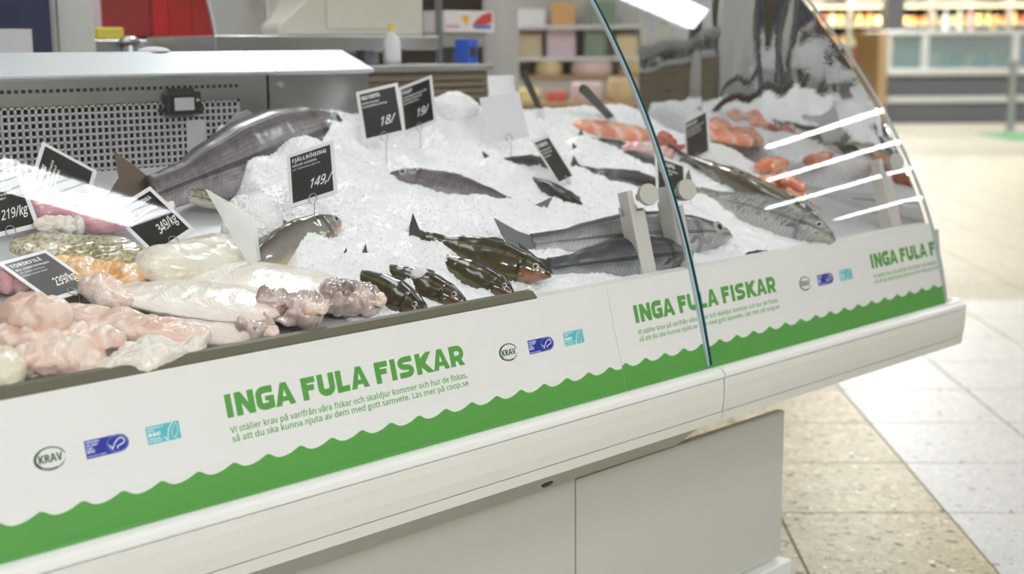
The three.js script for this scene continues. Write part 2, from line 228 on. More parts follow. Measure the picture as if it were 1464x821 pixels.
// printed front strips: positions along the counter and up the strip in metres
const GREEN = '#5ea34f', SLANT = 0.2068;
function signTex(u0, u1, heads, logos, peaks) {
  const W = 2048, k = W / (u1 - u0), H = Math.round(SLANT * k), X = u => (u - u0) * k, Y = v => H - v * k;
  return canvasTex(W, H, g => {
    g.fillStyle = '#ececec'; g.fillRect(0, 0, W, H);
    g.fillStyle = GREEN; g.beginPath(); g.moveTo(-10, H + 10); const p = 0.0593; let first = true;
    for (const [from, to] of peaks) for (let u = from; u < to + 0.001; u += p) {
      if (first) { g.lineTo(X(u), Y(0.053)); first = false; }
      const e = Math.min(u + p, to + p);
      g.bezierCurveTo(X(u + 0.006), Y(0.0515), X(u + 0.009), Y(0.0448), X(u + 0.021), Y(0.0444)); g.bezierCurveTo(X(u + 0.037), Y(0.0442), X(u + 0.047), Y(0.0505), X(e - 0.004), Y(0.0531)); g.quadraticCurveTo(X(e - 0.0015), Y(0.0537), X(e), Y(0.053));
    }
    g.lineTo(W + 10, H + 10); g.fill();
    g.textBaseline = 'alphabetic'; g.lineJoin = 'miter';
    const text = (str, font, size, u, v, width, bold) => { g.save(); g.font = `${font}${Math.round(size * k / 0.714)}px sans-serif`; const m = g.measureText(str).width; g.translate(X(u), Y(v)); g.scale(width * k / m, 1); if (bold) { g.lineWidth = bold * k; g.strokeText(str, 0, 0); } g.fillText(str, 0, 0); g.restore(); };
    for (const [u, v] of heads) {
      g.fillStyle = g.strokeStyle = GREEN;
      const hgt = 0.0345, t = 0.0108, q = 0.0092; g.lineJoin = 'miter'; g.lineCap = 'butt';
      const glyph = (ch, x, w) => {
        const px = a => X(u + x + a), py = b => Y(v + b), line = (pts, lw) => { g.lineWidth = lw * k; g.beginPath(); pts.forEach(([a, b], i) => i ? g.lineTo(px(a), py(b)) : g.moveTo(px(a), py(b))); g.stroke(); }, poly = pts => { g.beginPath(); pts.forEach(([a, b]) => g.lineTo(px(a), py(b))); g.fill(); }, rect = (a, b, c, d) => poly([[a, b], [c, b], [c, d], [a, d]]);
        if (ch === 'I') rect(0, 0, t, hgt);
        if (ch === 'N') { rect(0, 0, t, hgt); rect(w - t, 0, w, hgt); poly([[0, hgt], [t * 1.02, hgt], [w, 0], [w - t * 1.02, 0]]); }
        if (ch === 'F') { rect(0, 0, t, hgt); rect(0, hgt - q, w, hgt); rect(0, hgt * 0.4, w * 0.88, hgt * 0.4 + q * 0.95); }
        if (ch === 'L') { rect(0, 0, t, hgt); rect(0, 0, w, q); }
        if (ch === 'A') { poly([[0, 0], [t, 0], [w / 2 + 0.0015, hgt * 0.86], [w / 2 + t * 0.5, hgt], [w / 2 - t * 0.5, hgt]]); poly([[w, 0], [w - t, 0], [w / 2 - 0.0015, hgt * 0.86], [w / 2 - t * 0.5, hgt], [w / 2 + t * 0.5, hgt]]); rect(w * 0.22, hgt * 0.18, w * 0.78, hgt * 0.18 + q * 0.8); }
        if (ch === 'K') { rect(0, 0, t, hgt); poly([[t * 0.8, hgt * 0.38], [t * 0.8, hgt * 0.72], [w - t * 1.1, hgt], [w, hgt], [t * 1.9, hgt * 0.5], [w + 0.001, 0], [w - t * 1.2, 0]]); }
        if (ch === 'U') { g.lineWidth = t * k; const r = (w - t) / 2; g.beginPath(); g.moveTo(px(t / 2), py(hgt)); g.lineTo(px(t / 2), py(r * 0.8 + q / 2)); g.bezierCurveTo(px(t / 2), py(q * 0.28), px(w - t / 2), py(q * 0.28), px(w - t / 2), py(r * 0.8 + q / 2)); g.lineTo(px(w - t / 2), py(hgt)); g.stroke(); rect(w * 0.3, 0, w * 0.7, q * 0.8); }
        if (ch === 'G') { g.lineWidth = t * 0.95 * k; g.beginPath(); g.moveTo(px(w - 0.0015), py(hgt - q * 0.55)); g.lineTo(px(w * 0.55), py(hgt - q * 0.5)); g.bezierCurveTo(px(t * 0.2), py(hgt - q * 0.5), px(t * 0.5), py(hgt * 0.6), px(t * 0.5), py(hgt * 0.5)); g.bezierCurveTo(px(t * 0.5), py(hgt * 0.3), px(t * 0.3), py(q * 0.5), px(w * 0.55), py(q * 0.5)); g.lineTo(px(w - t * 0.5), py(q * 0.62)); g.lineTo(px(w - t * 0.5), py(hgt * 0.5)); g.stroke(); rect(w * 0.5, hgt * 0.38, w, hgt * 0.38 + q * 0.75); }
        if (ch === 'S') { g.lineWidth = q * k; g.beginPath(); g.moveTo(px(w - 0.002), py(hgt - q * 0.52)); g.lineTo(px(w * 0.5), py(hgt - q * 0.5)); g.bezierCurveTo(px(q * 0.1), py(hgt - q * 0.5), px(q * 0.1), py(hgt * 0.53), px(w * 0.5), py(hgt * 0.5)); g.bezierCurveTo(px(w - q * 0.1), py(hgt * 0.47), px(w - q * 0.1), py(q * 0.5), px(w * 0.5), py(q * 0.5)); g.lineTo(px(0.0015), py(q * 0.52)); g.stroke(); }
        if (ch === 'R') { rect(0, 0, t, hgt); g.lineWidth = q * k; g.beginPath(); g.moveTo(px(t * 0.5), py(hgt - q / 2)); g.lineTo(px(w * 0.55), py(hgt - q / 2)); g.bezierCurveTo(px(w + q * 0.05), py(hgt - q / 2), px(w + q * 0.05), py(hgt * 0.38), px(w * 0.55), py(hgt * 0.38)); g.lineTo(px(t * 0.5), py(hgt * 0.38)); g.stroke(); poly([[w * 0.42, hgt * 0.36], [w * 0.78, hgt * 0.36], [w + 0.0015, 0], [w - t * 0.95, 0]]); }
      };
      for (const [ch, a, b] of [['I', 0, 0.0108], ['N', 0.0165, 0.0495], ['G', 0.0525, 0.0845], ['A', 0.0855, 0.122], ['F', 0.1362, 0.162], ['U', 0.1665, 0.1985], ['L', 0.202, 0.2265], ['A', 0.2295, 0.2655], ['F', 0.2802, 0.307], ['I', 0.3125, 0.3233], ['S', 0.328, 0.3605], ['K', 0.366, 0.402], ['A', 0.402, 0.438], ['R', 0.441, 0.4712]]) glyph(ch, a, b - a);
      text('Vi ställer krav på varifrån våra fiskar och skaldjur kommer och hur de fiskas,', '', 0.0088, u, v - 0.0222, 0.4725, 0.0002);
      text('så att du ska kunna njuta av dem med gott samvete. Läs mer på coop.se', '', 0.0088, u, v - 0.0357, 0.4715, 0.0002);
    }
    for (const [u, v] of logos) {          // v: centre height
      g.strokeStyle = '#17381f'; g.fillStyle = '#17381f';
      g.lineWidth = 0.0013 * k; g.beginPath(); g.ellipse(X(u + 0.0225), Y(v), 0.0218 * k, 0.0148 * k, 0, 0.55, 5.9); g.stroke();
      g.lineWidth = 0.001 * k; g.beginPath(); g.ellipse(X(u + 0.0238), Y(v + 0.0006), 0.0208 * k, 0.0138 * k, 0, 1.2, 6.1); g.stroke();
      g.lineWidth = 0.0024 * k; g.beginPath(); g.ellipse(X(u + 0.0228), Y(v), 0.0208 * k, 0.0138 * k, 0, 2.3, 4.0); g.stroke();
      text('KRAV', 'bold ', 0.0108, u + 0.0055, v - 0.0052, 0.0345, 0.0003); g.beginPath(); g.arc(X(u + 0.0425), Y(v - 0.005), 0.0008 * k, 0, 7); g.fill();
      // blue label
      const m = u + 0.073; g.fillStyle = '#2b37a4'; g.beginPath(); g.moveTo(X(m), Y(v + 0.0122)); g.lineTo(X(m + 0.049), Y(v + 0.0122)); g.ellipse(X(m + 0.049), Y(v), 0.0155 * k, 0.0122 * k, 0, -Math.PI / 2, Math.PI / 2); g.lineTo(X(m), Y(v - 0.0122)); g.fill();
      g.strokeStyle = '#fff'; g.fillStyle = '#fff'; g.lineWidth = 0.0006 * k; g.beginPath(); g.ellipse(X(m + 0.0475), Y(v), 0.0155 * k, 0.0112 * k, 0, 0, 7); g.stroke();
      g.lineWidth = 0.0017 * k; g.beginPath(); g.moveTo(X(m + 0.0345), Y(v + 0.0005)); g.lineTo(X(m + 0.039), Y(v - 0.0062)); g.quadraticCurveTo(X(m + 0.045), Y(v + 0.006), X(m + 0.054), Y(v + 0.0072)); g.quadraticCurveTo(X(m + 0.062), Y(v + 0.003), X(m + 0.056), Y(v - 0.001)); g.quadraticCurveTo(X(m + 0.05), Y(v - 0.003), X(m + 0.0455), Y(v - 0.0045)); g.stroke();
      g.lineWidth = 0.0012 * k; g.beginPath(); g.moveTo(X(m + 0.0455), Y(v - 0.0045)); g.lineTo(X(m + 0.0475), Y(v - 0.0078)); g.stroke(); g.beginPath(); g.arc(X(m + 0.0555), Y(v + 0.004), 0.0007 * k, 0, 7); g.fill();
      text('CERTIFIERAT', 'bold ', 0.0026, m + 0.0015, v + 0.0078, 0.0205); text('HÅLLBART', 'bold ', 0.0026, m + 0.0015, v + 0.0038, 0.0175); text('FISKE', 'bold ', 0.0026, m + 0.0015, v - 0.0002, 0.0095); text('MSC', 'bold ', 0.0042, m + 0.0015, v - 0.0058, 0.0125); text('www.msc.org/se', 'bold ', 0.0021, m + 0.0015, v - 0.0102, 0.028);
      // turquoise label
      const a = u + 0.1652; g.fillStyle = '#5cbfcd'; g.beginPath(); g.roundRect(X(a), Y(v + 0.0125), 0.0525 * k, 0.025 * k, 0.0015 * k); g.fill(); g.fillStyle = g.strokeStyle = '#f4f8f8';
      text('ANSVARSFULLT', 'bold ', 0.0022, a + 0.0015, v + 0.0088, 0.026); text('ODLAD', 'bold ', 0.0022, a + 0.0015, v + 0.0053, 0.011); text('asc', 'bold ', 0.0062, a + 0.0015, v - 0.0022, 0.0205, 0.0003); text('CERTIFIERAD', 'bold ', 0.0022, a + 0.0015, v - 0.0063, 0.0195); text('ASC-AQUA.ORG', 'bold ', 0.0022, a + 0.0015, v - 0.0103, 0.0215);
      g.lineWidth = 0.0017 * k; g.beginPath(); g.moveTo(X(a + 0.0255), Y(v - 0.0055)); g.lineTo(X(a + 0.0315), Y(v - 0.0115)); g.quadraticCurveTo(X(a + 0.033), Y(v + 0.006), X(a + 0.0435), Y(v + 0.012)); g.stroke();
      g.lineWidth = 0.0009 * k; g.beginPath(); g.moveTo(X(a + 0.038), Y(v - 0.0085)); g.quadraticCurveTo(X(a + 0.039), Y(v + 0.004), X(a + 0.0475), Y(v + 0.0105)); g.quadraticCurveTo(X(a + 0.0525), Y(v - 0.002), X(a + 0.044), Y(v - 0.0075)); g.lineTo(X(a + 0.0405), Y(v - 0.0105)); g.moveTo(X(a + 0.044), Y(v - 0.0075)); g.lineTo(X(a + 0.0455), Y(v - 0.0115)); g.stroke();
    }
  });
}
const texA = signTex(0.5, 1.922, [[1.0632, 0.1184]], [[0.7656, 0.1185], [1.6175, 0.1225]], [[0.4678, 1.8955]]);
const texB = signTex(1.9228, 3.163, [[1.9868, 0.1228], [2.8548, 0.126]], [[2.548, 0.1265]], [[1.8772, 3.2]]);
function signPanel(name, u0, u1, tex, root) {
  const g = new THREE.BoxGeometry(u1 - u0, SLANT, 0.003);
  const white = std([0.84, 0.84, 0.84], 0.4);
  g.rotateX(-LEAN).translate((u0 + u1) / 2, 0.66 + Math.cos(LEAN) * SLANT / 2, -Math.sin(LEAN) * SLANT / 2 - 0.0015);
  g.translate(-root.position.x, -root.position.y, -root.position.z);
  const m = new THREE.Mesh(g, [white, white, white, white, new THREE.MeshPhysicalMaterial({ map: tex, roughness: 0.42 }), white]); m.name = name; m.castShadow = m.receiveShadow = true; m.userData.label = 'white front strip printed with green waves and lettering'; root.add(m); return m;
}
const rollP = [[-0.004, 0.65], [-0.002, 0.6585], [0.006, 0.6638], [0.017, 0.6658], [0.028, 0.6635], [0.0345, 0.6585], [0.037, 0.652], [0.0365, 0.6485], [0.02, 0.646]];
const faceP = [[0.0, 0.646], [0.0345, 0.6465], [0.0362, 0.63], [0.035, 0.6], [0.0315, 0.578], [0.0, 0.578]];
const trimP = [[0.0, 0.576], [0.0312, 0.576], [0.029, 0.5567], [0.026, 0.5555], [-0.02, 0.5555], [-0.02, 0.565], [0.0, 0.566]];
const straight = (a, b) => [[a, 0, 0, 1], [b, 0, 0, 1]];
const corner = a => { const p = [[a, 0, 0, 1]]; for (let i = 0; i <= 10; i++) { const t = i / 10 * Math.PI / 2; p.push([3.185 + 0.025 * Math.sin(t), -0.025 + 0.025 * Math.cos(t), Math.sin(t), Math.cos(t)]); } p.push([3.21, -1.0, 1, 0]); return p; };
function bracket(x, z, y, root, flip) {     // clamp post that holds the front glass, with its round knob
  const bar = new THREE.Group(); bar.name = 'glass_bracket'; root.add(bar); bar.position.set(x - root.position.x, y - root.position.y, z - root.position.z); bar.rotation.set(-0.26, -0.12, 0);
  mesh('arm', join([box(-0.019, 0.019, 0, 0.135, -0.036, 0.0, 0.002), box(-0.019, -0.004, 0.13, 0.178, -0.03, 0.0, 0.002), box(-0.019, 0.019, 0.128, 0.15, -0.036, -0.02, 0.002)]), M.bracket, bar);
  const k = new THREE.CylinderGeometry(0.0205, 0.0205, 0.012, 40).rotateX(Math.PI / 2).rotateY(-0.25).translate(0.014, 0.163, 0.022);
  const ribs = []; for (let i = 0; i < 28; i++) { const t = i / 28 * 6.283; ribs.push(box(-0.0012, 0.0012, -0.0012, 0.0012, -0.005, 0.005).translate(0.0206 * Math.cos(t), 0.0206 * Math.sin(t), 0).rotateY(-0.25).translate(0.014, 0.163, 0.022)); }
  mesh('knob', join([k, ...ribs, new THREE.CylinderGeometry(0.0085, 0.0085, 0.03, 20).rotateX(Math.PI / 2).rotateY(-0.25).translate(0.014, 0.163, 0.006)]), M.knob, bar);
}
function module1() {
  const x0 = 0.1, x1 = UA + 0.002, t = thing('fish_counter', 'white fish counter with curved glass, perforated steel back and green printed front', 'counter', [1.1, 0, -0.5]);
  part('bumper', sweep(rollP, straight(x0, x1)), M.plastic, t); part('front_board', sweep(faceP, straight(x0, x1)), M.plasticWarm, t); part('lower_trim', sweep(trimP, straight(x0, x1 + 0.004)), M.trim, t);
  part('underside_lip', prism([[-0.016, 0.556], [-0.012, 0.552], [-0.105, 0.4735], [-0.112, 0.4735], [-0.06, 0.556]], x0, 2.21), M.lip, t);
  const hole = part('lip_slot', new THREE.CylinderGeometry(0.008, 0.008, 0.004, 16).scale(1.8, 1, 1).rotateX(Math.PI / 2 + 0.7).translate(1.789, 0.492, -0.0815), M.black, t); hole.userData.label = 'small black slot in the grey lip';
  signPanel('sign_strip', 0.1, 1.922, (() => { const c = texA.clone(); c.repeat.set((1.922 - 0.1) / (1.922 - 0.5), 1); c.offset.set(-(0.4) / 1.422, 0); c.wrapS = THREE.RepeatWrapping; c.needsUpdate = true; return c; })(), t);
  part('gasket', prism([[-0.0525, 0.848], [-0.0535, 0.862], [-0.064, 0.8715], [-0.076, 0.873], [-0.078, 0.85]], x0, 1.735), M.gasket, t);
  part('inner_rim', prism([[-0.056, 0.842], [-0.056, 0.8595], [-0.072, 0.863], [-0.076, 0.845]], 1.735, x1), M.plastic, t);
  part('tub', prism([[-0.02, 0.565], [-0.05, 0.842], [-0.08, 0.843], [-1.0, deckY(-1.0) - 0.002], [-1.03, deckY(-1) - 0.01], [-1.03, 0.565]], x0, x1), M.deck, t);
  // cabinet below
  part('cabinet_panel', box(x0, 1.909, 0.105, 0.47, -0.14, -0.12, 0.002), M.cabinet, t);
  part('cabinet_panel', box(1.913, UA + 0.455, 0.105, 0.4635, -0.14, -0.12, 0.002), M.cabinet, t);
  part('panel_joint', box(1.908, 1.914, 0.105, 0.46, -0.139, -0.1245), M.joint, t);
  part('plinth', box(x0, UA + 0.47, 0, 0.098, -0.16, -0.098, 0.004), M.plastic, t);
  part('cabinet_body', box(x0, 1.85, 0.1, 0.56, -0.95, -0.142), M.lip, t);
  part('support_leg', box(2.5, 2.54, 0, 0.565, -0.9, -0.86), M.steelDull, t);
  // steel back with its air grille
  const zb = -1.0, yTop = 1.25;
  part('back_sheet', join([box(x0, 1.826, 1.197, yTop, zb - 0.02, zb), box(1.752, 1.826, 0.98, 1.197, zb - 0.02, zb), box(1.836, 2.13, 0.98, yTop, zb - 0.02, zb - 0.004)]), M.steel, t);
  part('back_joint', box(1.824, 1.838, 0.98, 1.188, zb - 0.019, zb - 0.006), M.black, t);
  part('grille_backing', box(x0, 1.76, 0.98, 1.245, zb - 0.05, zb - 0.03), M.dark, t);
  const bars = [], pitch = 0.0145, barM = std([0.66, 0.64, 0.65], 0.4, { metalness: 0.3 }); for (let x = 1.752; x > x0; x -= pitch) bars.push(box(x - 0.0046, x, 1.0, 1.2, zb - 0.009, zb - 0.004)); for (let y = 1.196; y > 1.0; y -= pitch) bars.push(box(x0, 1.752, y - 0.0046, y, zb - 0.009, zb - 0.004));
  part('air_grille', join(bars), barM, t);
  const slots = []; for (let x = 1.75; x > 0.3; x -= 0.0147) slots.push(box(x - 0.0095, x - 0.001, 1.2235, 1.2305, zb - 0.001, zb + 0.0006)); part('vent_slots', join(slots), M.black, t).userData.kind = 'stuff';
  const lab = part('rating_label', box(1.613, 1.66, 1.05, 1.155, zb - 0.004, zb - 0.002), std([0.55, 0.52, 0.56], 0.5), t); lab.userData.label = 'grey paper label on the grille';
  part('back_screw', new THREE.CylinderGeometry(0.007, 0.008, 0.004, 16).rotateX(Math.PI / 2).translate(1.866, 1.226, zb - 0.002), M.steelDull, t);
  const led = a => [[zb + 0.012, 1.2535], [zb + 0.012, 1.258], [zb - 0.115, 1.304], [zb - 0.17, 1.304], [zb - 0.17, 1.24], [zb, 1.248]];
  part('ledge_cap', prism(led(), x0, 1.846), M.ledge, t); part('ledge_cap', prism(led(), 1.849, 2.135), M.ledge, t);
  part('back_body', box(x0, 2.13, 0.3, 1.24, zb - 0.17, zb - 0.055), M.steelDull, t);
  bracket(2.082, -0.074, 0.852, t);
  const gl = part('front_glass', glassSheet(x0, UA - 0.004, glassA, 0.668, 1.62, 0.004), M.glass, t); gl.userData.label = 'clear curved front glass';
  part('glass_edge', edgeStrip(UA - 0.0045, 0.0035, glassA, 0.668, 1.62, 0.005, 0.0085), M.glassEdgePale, t);
  return t;
}
function module2(t) {
  const x0 = UA + 0.004;
  part('bumper', sweep(rollP, corner(x0 + 0.002)), M.plastic, t); part('front_board', sweep(faceP, corner(x0 + 0.002)), M.plasticWarm, t); part('lower_trim', sweep(trimP, corner(x0 + 0.004)), M.trim, t);
  signPanel('sign_strip', 1.9228, UB, texB, t);
  part('inner_rim', prism([[-0.056, 0.842], [-0.056, 0.8595], [-0.072, 0.863], [-0.076, 0.845]], x0, UB - 0.01), M.plastic, t);
  part('tub', prism([[-0.02, 0.565], [-0.05, 0.842], [-0.08, 0.843], [-1.0, deckY(-1.0) - 0.002], [-1.03, deckY(-1) + 0.0], [-1.03, 0.565]], x0, UB + 0.04), M.deck, t);
  part('back_rim', box(x0, UB, deckY(-1) - 0.02, deckY(-1) + 0.035, -1.03, -1.005, 0.004), M.steel, t);
  const out = []; for (let i = 0; i <= 24; i++) { const y = 0.85 + 0.77 * i / 24; out.push([glassB(y) - 0.012, y]); } out.push([-1.0, 1.62], [-1.0, 0.85]);
  const mw = prism(out, UB - 0.012, UB - 0.006); { const p = mw.attributes.position, u = mw.attributes.uv; for (let i = 0; i < p.count; i++) u.setXY(i, p.getZ(i) * 1.3, p.getY(i) * 1.1); }
  part('end_wall', mw, M.mirror, t).userData.label = 'polished steel end wall';
  bracket(2.205, -0.074, 0.852, t); bracket(3.04, -0.074, 0.856, t);
  const gl = part('front_glass', glassSheet(x0, UB, glassB, 0.668, 1.62, 0.004), M.glass, t); gl.userData.label = 'clear curved front glass';
  part('glass_edge', edgeStrip(x0 - 0.0005, 0.0035, glassA, 0.668, 1.62, 0.006, 0.0095), M.glassEdge, t); part('glass_edge', edgeStrip(UB - 0.002, 0.003, glassB, 0.668, 1.62, 0.005, 0.0085), M.glassEdgePale, t);
}
module2(module1());
{
  const t = thing('thermometer', 'small black digital thermometer clipped to the perforated grille', 'thermometer', [1.6, 1.163, -0.99]);
  mesh('case', new RoundedBoxGeometry(0.088, 0.05, 0.018, 3, 0.007).translate(0, 0.03, 0), M.black, t); mesh('clip', join([box(-0.055, 0.055, 0.012, 0.02, -0.012, -0.004), box(-0.03, 0.03, 0.05, 0.062, -0.012, 0)]), M.dark, t);
  mesh('display', box(-0.026, 0.022, 0.015, 0.042, 0.0088, 0.0098), std([0.55, 0.55, 0.56], 0.3), t).userData.label = 'pale grey display window';
  mesh('button', box(0.028, 0.035, 0.033, 0.039, 0.0085, 0.0105), std([0.6, 0.55, 0.3], 0.4), t);
}

// ---------------------------------------------------------------- crushed ice on the sloping deck
const BUMPS = [[2.36, -0.93, 0.085, 0.075], [2.2, -0.97, 0.05, 0.06], [1.98, -0.9, 0.1, 0.045], [2.1, -0.62, 0.1, 0.012], [1.78, -0.72, 0.1, 0.035], [1.62, -0.5, 0.09, 0.02], [2.62, -0.62, 0.1, 0.02], [2.95, -0.62, 0.1, 0.03], [1.75, -0.33, 0.1, 0.015], [1.98, -0.44, 0.08, 0.014], [2.45, -0.4, 0.1, 0.012]];
for (const [px, py, l, r, h] of [[430, 222, 0.09, 0.07, 0.05], [480, 195, 0.09, 0.06, 0.04], [360, 245, 0.06, 0.05, 0.03], [748, 302, 0.05, 0.05, 0.025], [610, 290, 0.05, 0.05, 0.016], [690, 305, 0.045, 0.05, 0.018], [503, 386, 0.03, 0.032, 0.026], [548, 376, 0.035, 0.035, 0.028], [590, 400, 0.035, 0.022, 0.022], [628, 362, 0.045, 0.04, 0.03], [640, 400, 0.03, 0.025, 0.02], [690, 415, 0.02, 0.02, 0.012],
  [712, 234, 0.06, 0.035, 0.022], [745, 254, 0.05, 0.035, 0.022], [835, 200, 0.07, 0.04, 0.025], [830, 224, 0.06, 0.04, 0.025], [830, 250, 0.055, 0.04, 0.025], [800, 366, 0.035, 0.05, 0.02], [880, 362, 0.03, 0.05, 0.016], [960, 350, 0.03, 0.04, 0.014], [1020, 262, 0.06, 0.05, 0.02], [1060, 345, 0.03, 0.05, 0.018], [450, 352, 0.04, 0.035, 0.02], [1000, 300, 0.05, 0.05, 0.02]]) { const q = P(px, py, l); BUMPS.push([q.x, q.z, r, h]); }
function iceT(x, z) {
  const d = -0.08 - z;
  const left = 1.375 + Math.max(0, -0.33 - z) * 0.42 + 0.03 * N3(z * 9, 2, 1), right = 2.78 + Math.min(0.34, (-0.07 - z) * 0.75) + 0.03 * N3(z * 8, 5, 1);
  const m = ss(left - 0.03, left + 0.05, x) * (1 - ss(right - 0.05, right + 0.03, x));
  let t = 0.012 + 0.03 * ss(0.02, 0.3, d) + 0.012 * ss(0.4, 0.6, d) + 0.028 * ss(0.7, 0.92, d);
  for (const [bx, bz, r, h] of BUMPS) t += h * Math.exp(-((x - bx) ** 2 + (z - bz) ** 2) / (r * r));
  t += 0.007 * fbm(x * 14, z * 14, 3, 2) + 0.0042 * fbm(x * 48, z * 48, 8, 3) + 0.0009 * N3(x * 210, z * 210, 2);
  return t * m - 0.012 * (1 - m);
}
const ice = thing('crushed_ice', 'bed of white crushed ice heaped over the counter deck', 'ice', [2.2, 0.83, -0.5]); ice.userData.kind = 'stuff';
{
  const nx = 350, nz = 180, x0 = 1.3, x1 = 3.14, z0 = -0.078, z1 = -0.998, pos = [], uv = [], idx = [];
  for (let i = 0; i <= nz; i++) for (let j = 0; j <= nx; j++) { const x = x0 + (x1 - x0) * j / nx, z = z0 + (z1 - z0) * i / nz; pos.push(x, deckY(z) + iceT(x, z), z); uv.push(x * 4, z * 4); }
  for (let i = 0; i < nz; i++) for (let j = 0; j < nx; j++) { const a = i * (nx + 1) + j, b = a + 1, c = a + nx + 1, d = c + 1; idx.push(a, b, c, b, d, c); }
  const g = new THREE.BufferGeometry(); g.setAttribute('position', new THREE.Float32BufferAttribute(pos, 3)); g.setAttribute('uv', new THREE.Float32BufferAttribute(uv, 2)); g.setIndex(idx); g.computeVertexNormals();
  part('ice_bed', g, M.ice, ice).userData.kind = 'stuff';
  const bitG = new THREE.IcosahedronGeometry(1, 0); { const p = bitG.attributes.position; for (let i = 0; i < p.count; i++) { const q = V(p.getX(i), p.getY(i), p.getZ(i)); const k = 0.8 + 0.4 * N3(q.x * 3 + 9, q.y * 3, q.z * 3); p.setXYZ(i, q.x * k, q.y * k * 0.8, q.z * k); } bitG.computeVertexNormals(); }
  const list = []; let guard = 0;
  while (list.length < 42000 && guard++ < 200000) { const x = x0 + rnd() * (x1 - x0), z = z0 + rnd() * (z1 - z0), t = iceT(x, z); if (t < 0.004) continue; list.push([x, deckY(z) + t, z]); }
  const im = new THREE.InstancedMesh(bitG, M.iceBit, list.length), mt = new THREE.Matrix4(), q = new THREE.Quaternion(), e = new THREE.Euler();
  list.forEach(([x, y, z], i) => { const r = 0.0012 + 0.0026 * rnd() * rnd() + (rnd() < 0.015 ? 0.003 : 0); q.setFromEuler(e.set(rnd() * 6, rnd() * 6, rnd() * 6)); im.setMatrixAt(i, mt.compose(V(x - 2.2, y - 0.83 + r * 0.05, z + 0.5), q, V(r * (0.8 + rnd() * 0.6), r * (0.7 + rnd() * 0.5), r))); });
  im.name = 'ice_granules'; im.castShadow = im.receiveShadow = true; im.userData.kind = 'stuff'; ice.add(im);
}
function clump(label, px, py, lift, r, sq = [1, 0.85, 1], sd = 1) {
  const g = new THREE.IcosahedronGeometry(1, 24), p = g.attributes.position;
  for (let i = 0; i < p.count; i++) { const v = V(p.getX(i), p.getY(i), p.getZ(i)), k = 1 + 0.13 * fbm(v.x * 1.5 + sd, v.y * 1.5, v.z * 1.5, 2) + 0.035 * fbm(v.x * 9, v.y * 9 + sd, v.z * 9, 3); p.setXYZ(i, v.x * k * r * sq[0], v.y * k * r * sq[1], v.z * k * r * sq[2]); }
  g.computeVertexNormals(); const c = P(px, py, lift); g.translate(c.x, c.y, c.z); single('ice_clump', label, 'ice', g, M.snow);
}
clump('large smooth snowball of packed ice beside the arctic char head', 362, 322, 0.055, 0.058, [1, 1.0, 1], 3);
clump('round heap of packed ice behind the twin price cards', 652, 158, 0.11, 0.052, [1.15, 0.8, 1], 6);
clump('small jagged ice lump lying on the olive trout', 600, 392, 0.045, 0.014, [1.3, 0.8, 1], 9);

// ---------------------------------------------------------------- fish
const TROUT = { top: [[0, 0.006], [0.04, 0.034], [0.12, 0.064], [0.22, 0.088], [0.38, 0.105], [0.55, 0.1], [0.72, 0.076], [0.86, 0.05], [1, 0.044]], bot: [[0, 0.006], [0.04, 0.026], [0.12, 0.052], [0.22, 0.078], [0.38, 0.1], [0.55, 0.096], [0.72, 0.07], [0.86, 0.046], [1, 0.042]], wid: [[0, 0.006], [0.04, 0.03], [0.12, 0.05], [0.22, 0.063], [0.38, 0.068], [0.55, 0.06], [0.72, 0.043], [0.86, 0.025], [1, 0.012]] };
const PIKE = { top: [[0, 0.008], [0.06, 0.02], [0.2, 0.045], [0.4, 0.062], [0.65, 0.062], [0.8, 0.045], [1, 0.03]], bot: [[0, 0.008], [0.06, 0.018], [0.2, 0.042], [0.4, 0.058], [0.65, 0.056], [0.8, 0.04], [1, 0.028]], wid: [[0, 0.012], [0.06, 0.026], [0.2, 0.04], [0.4, 0.048], [0.65, 0.045], [0.8, 0.028], [1, 0.01]] };
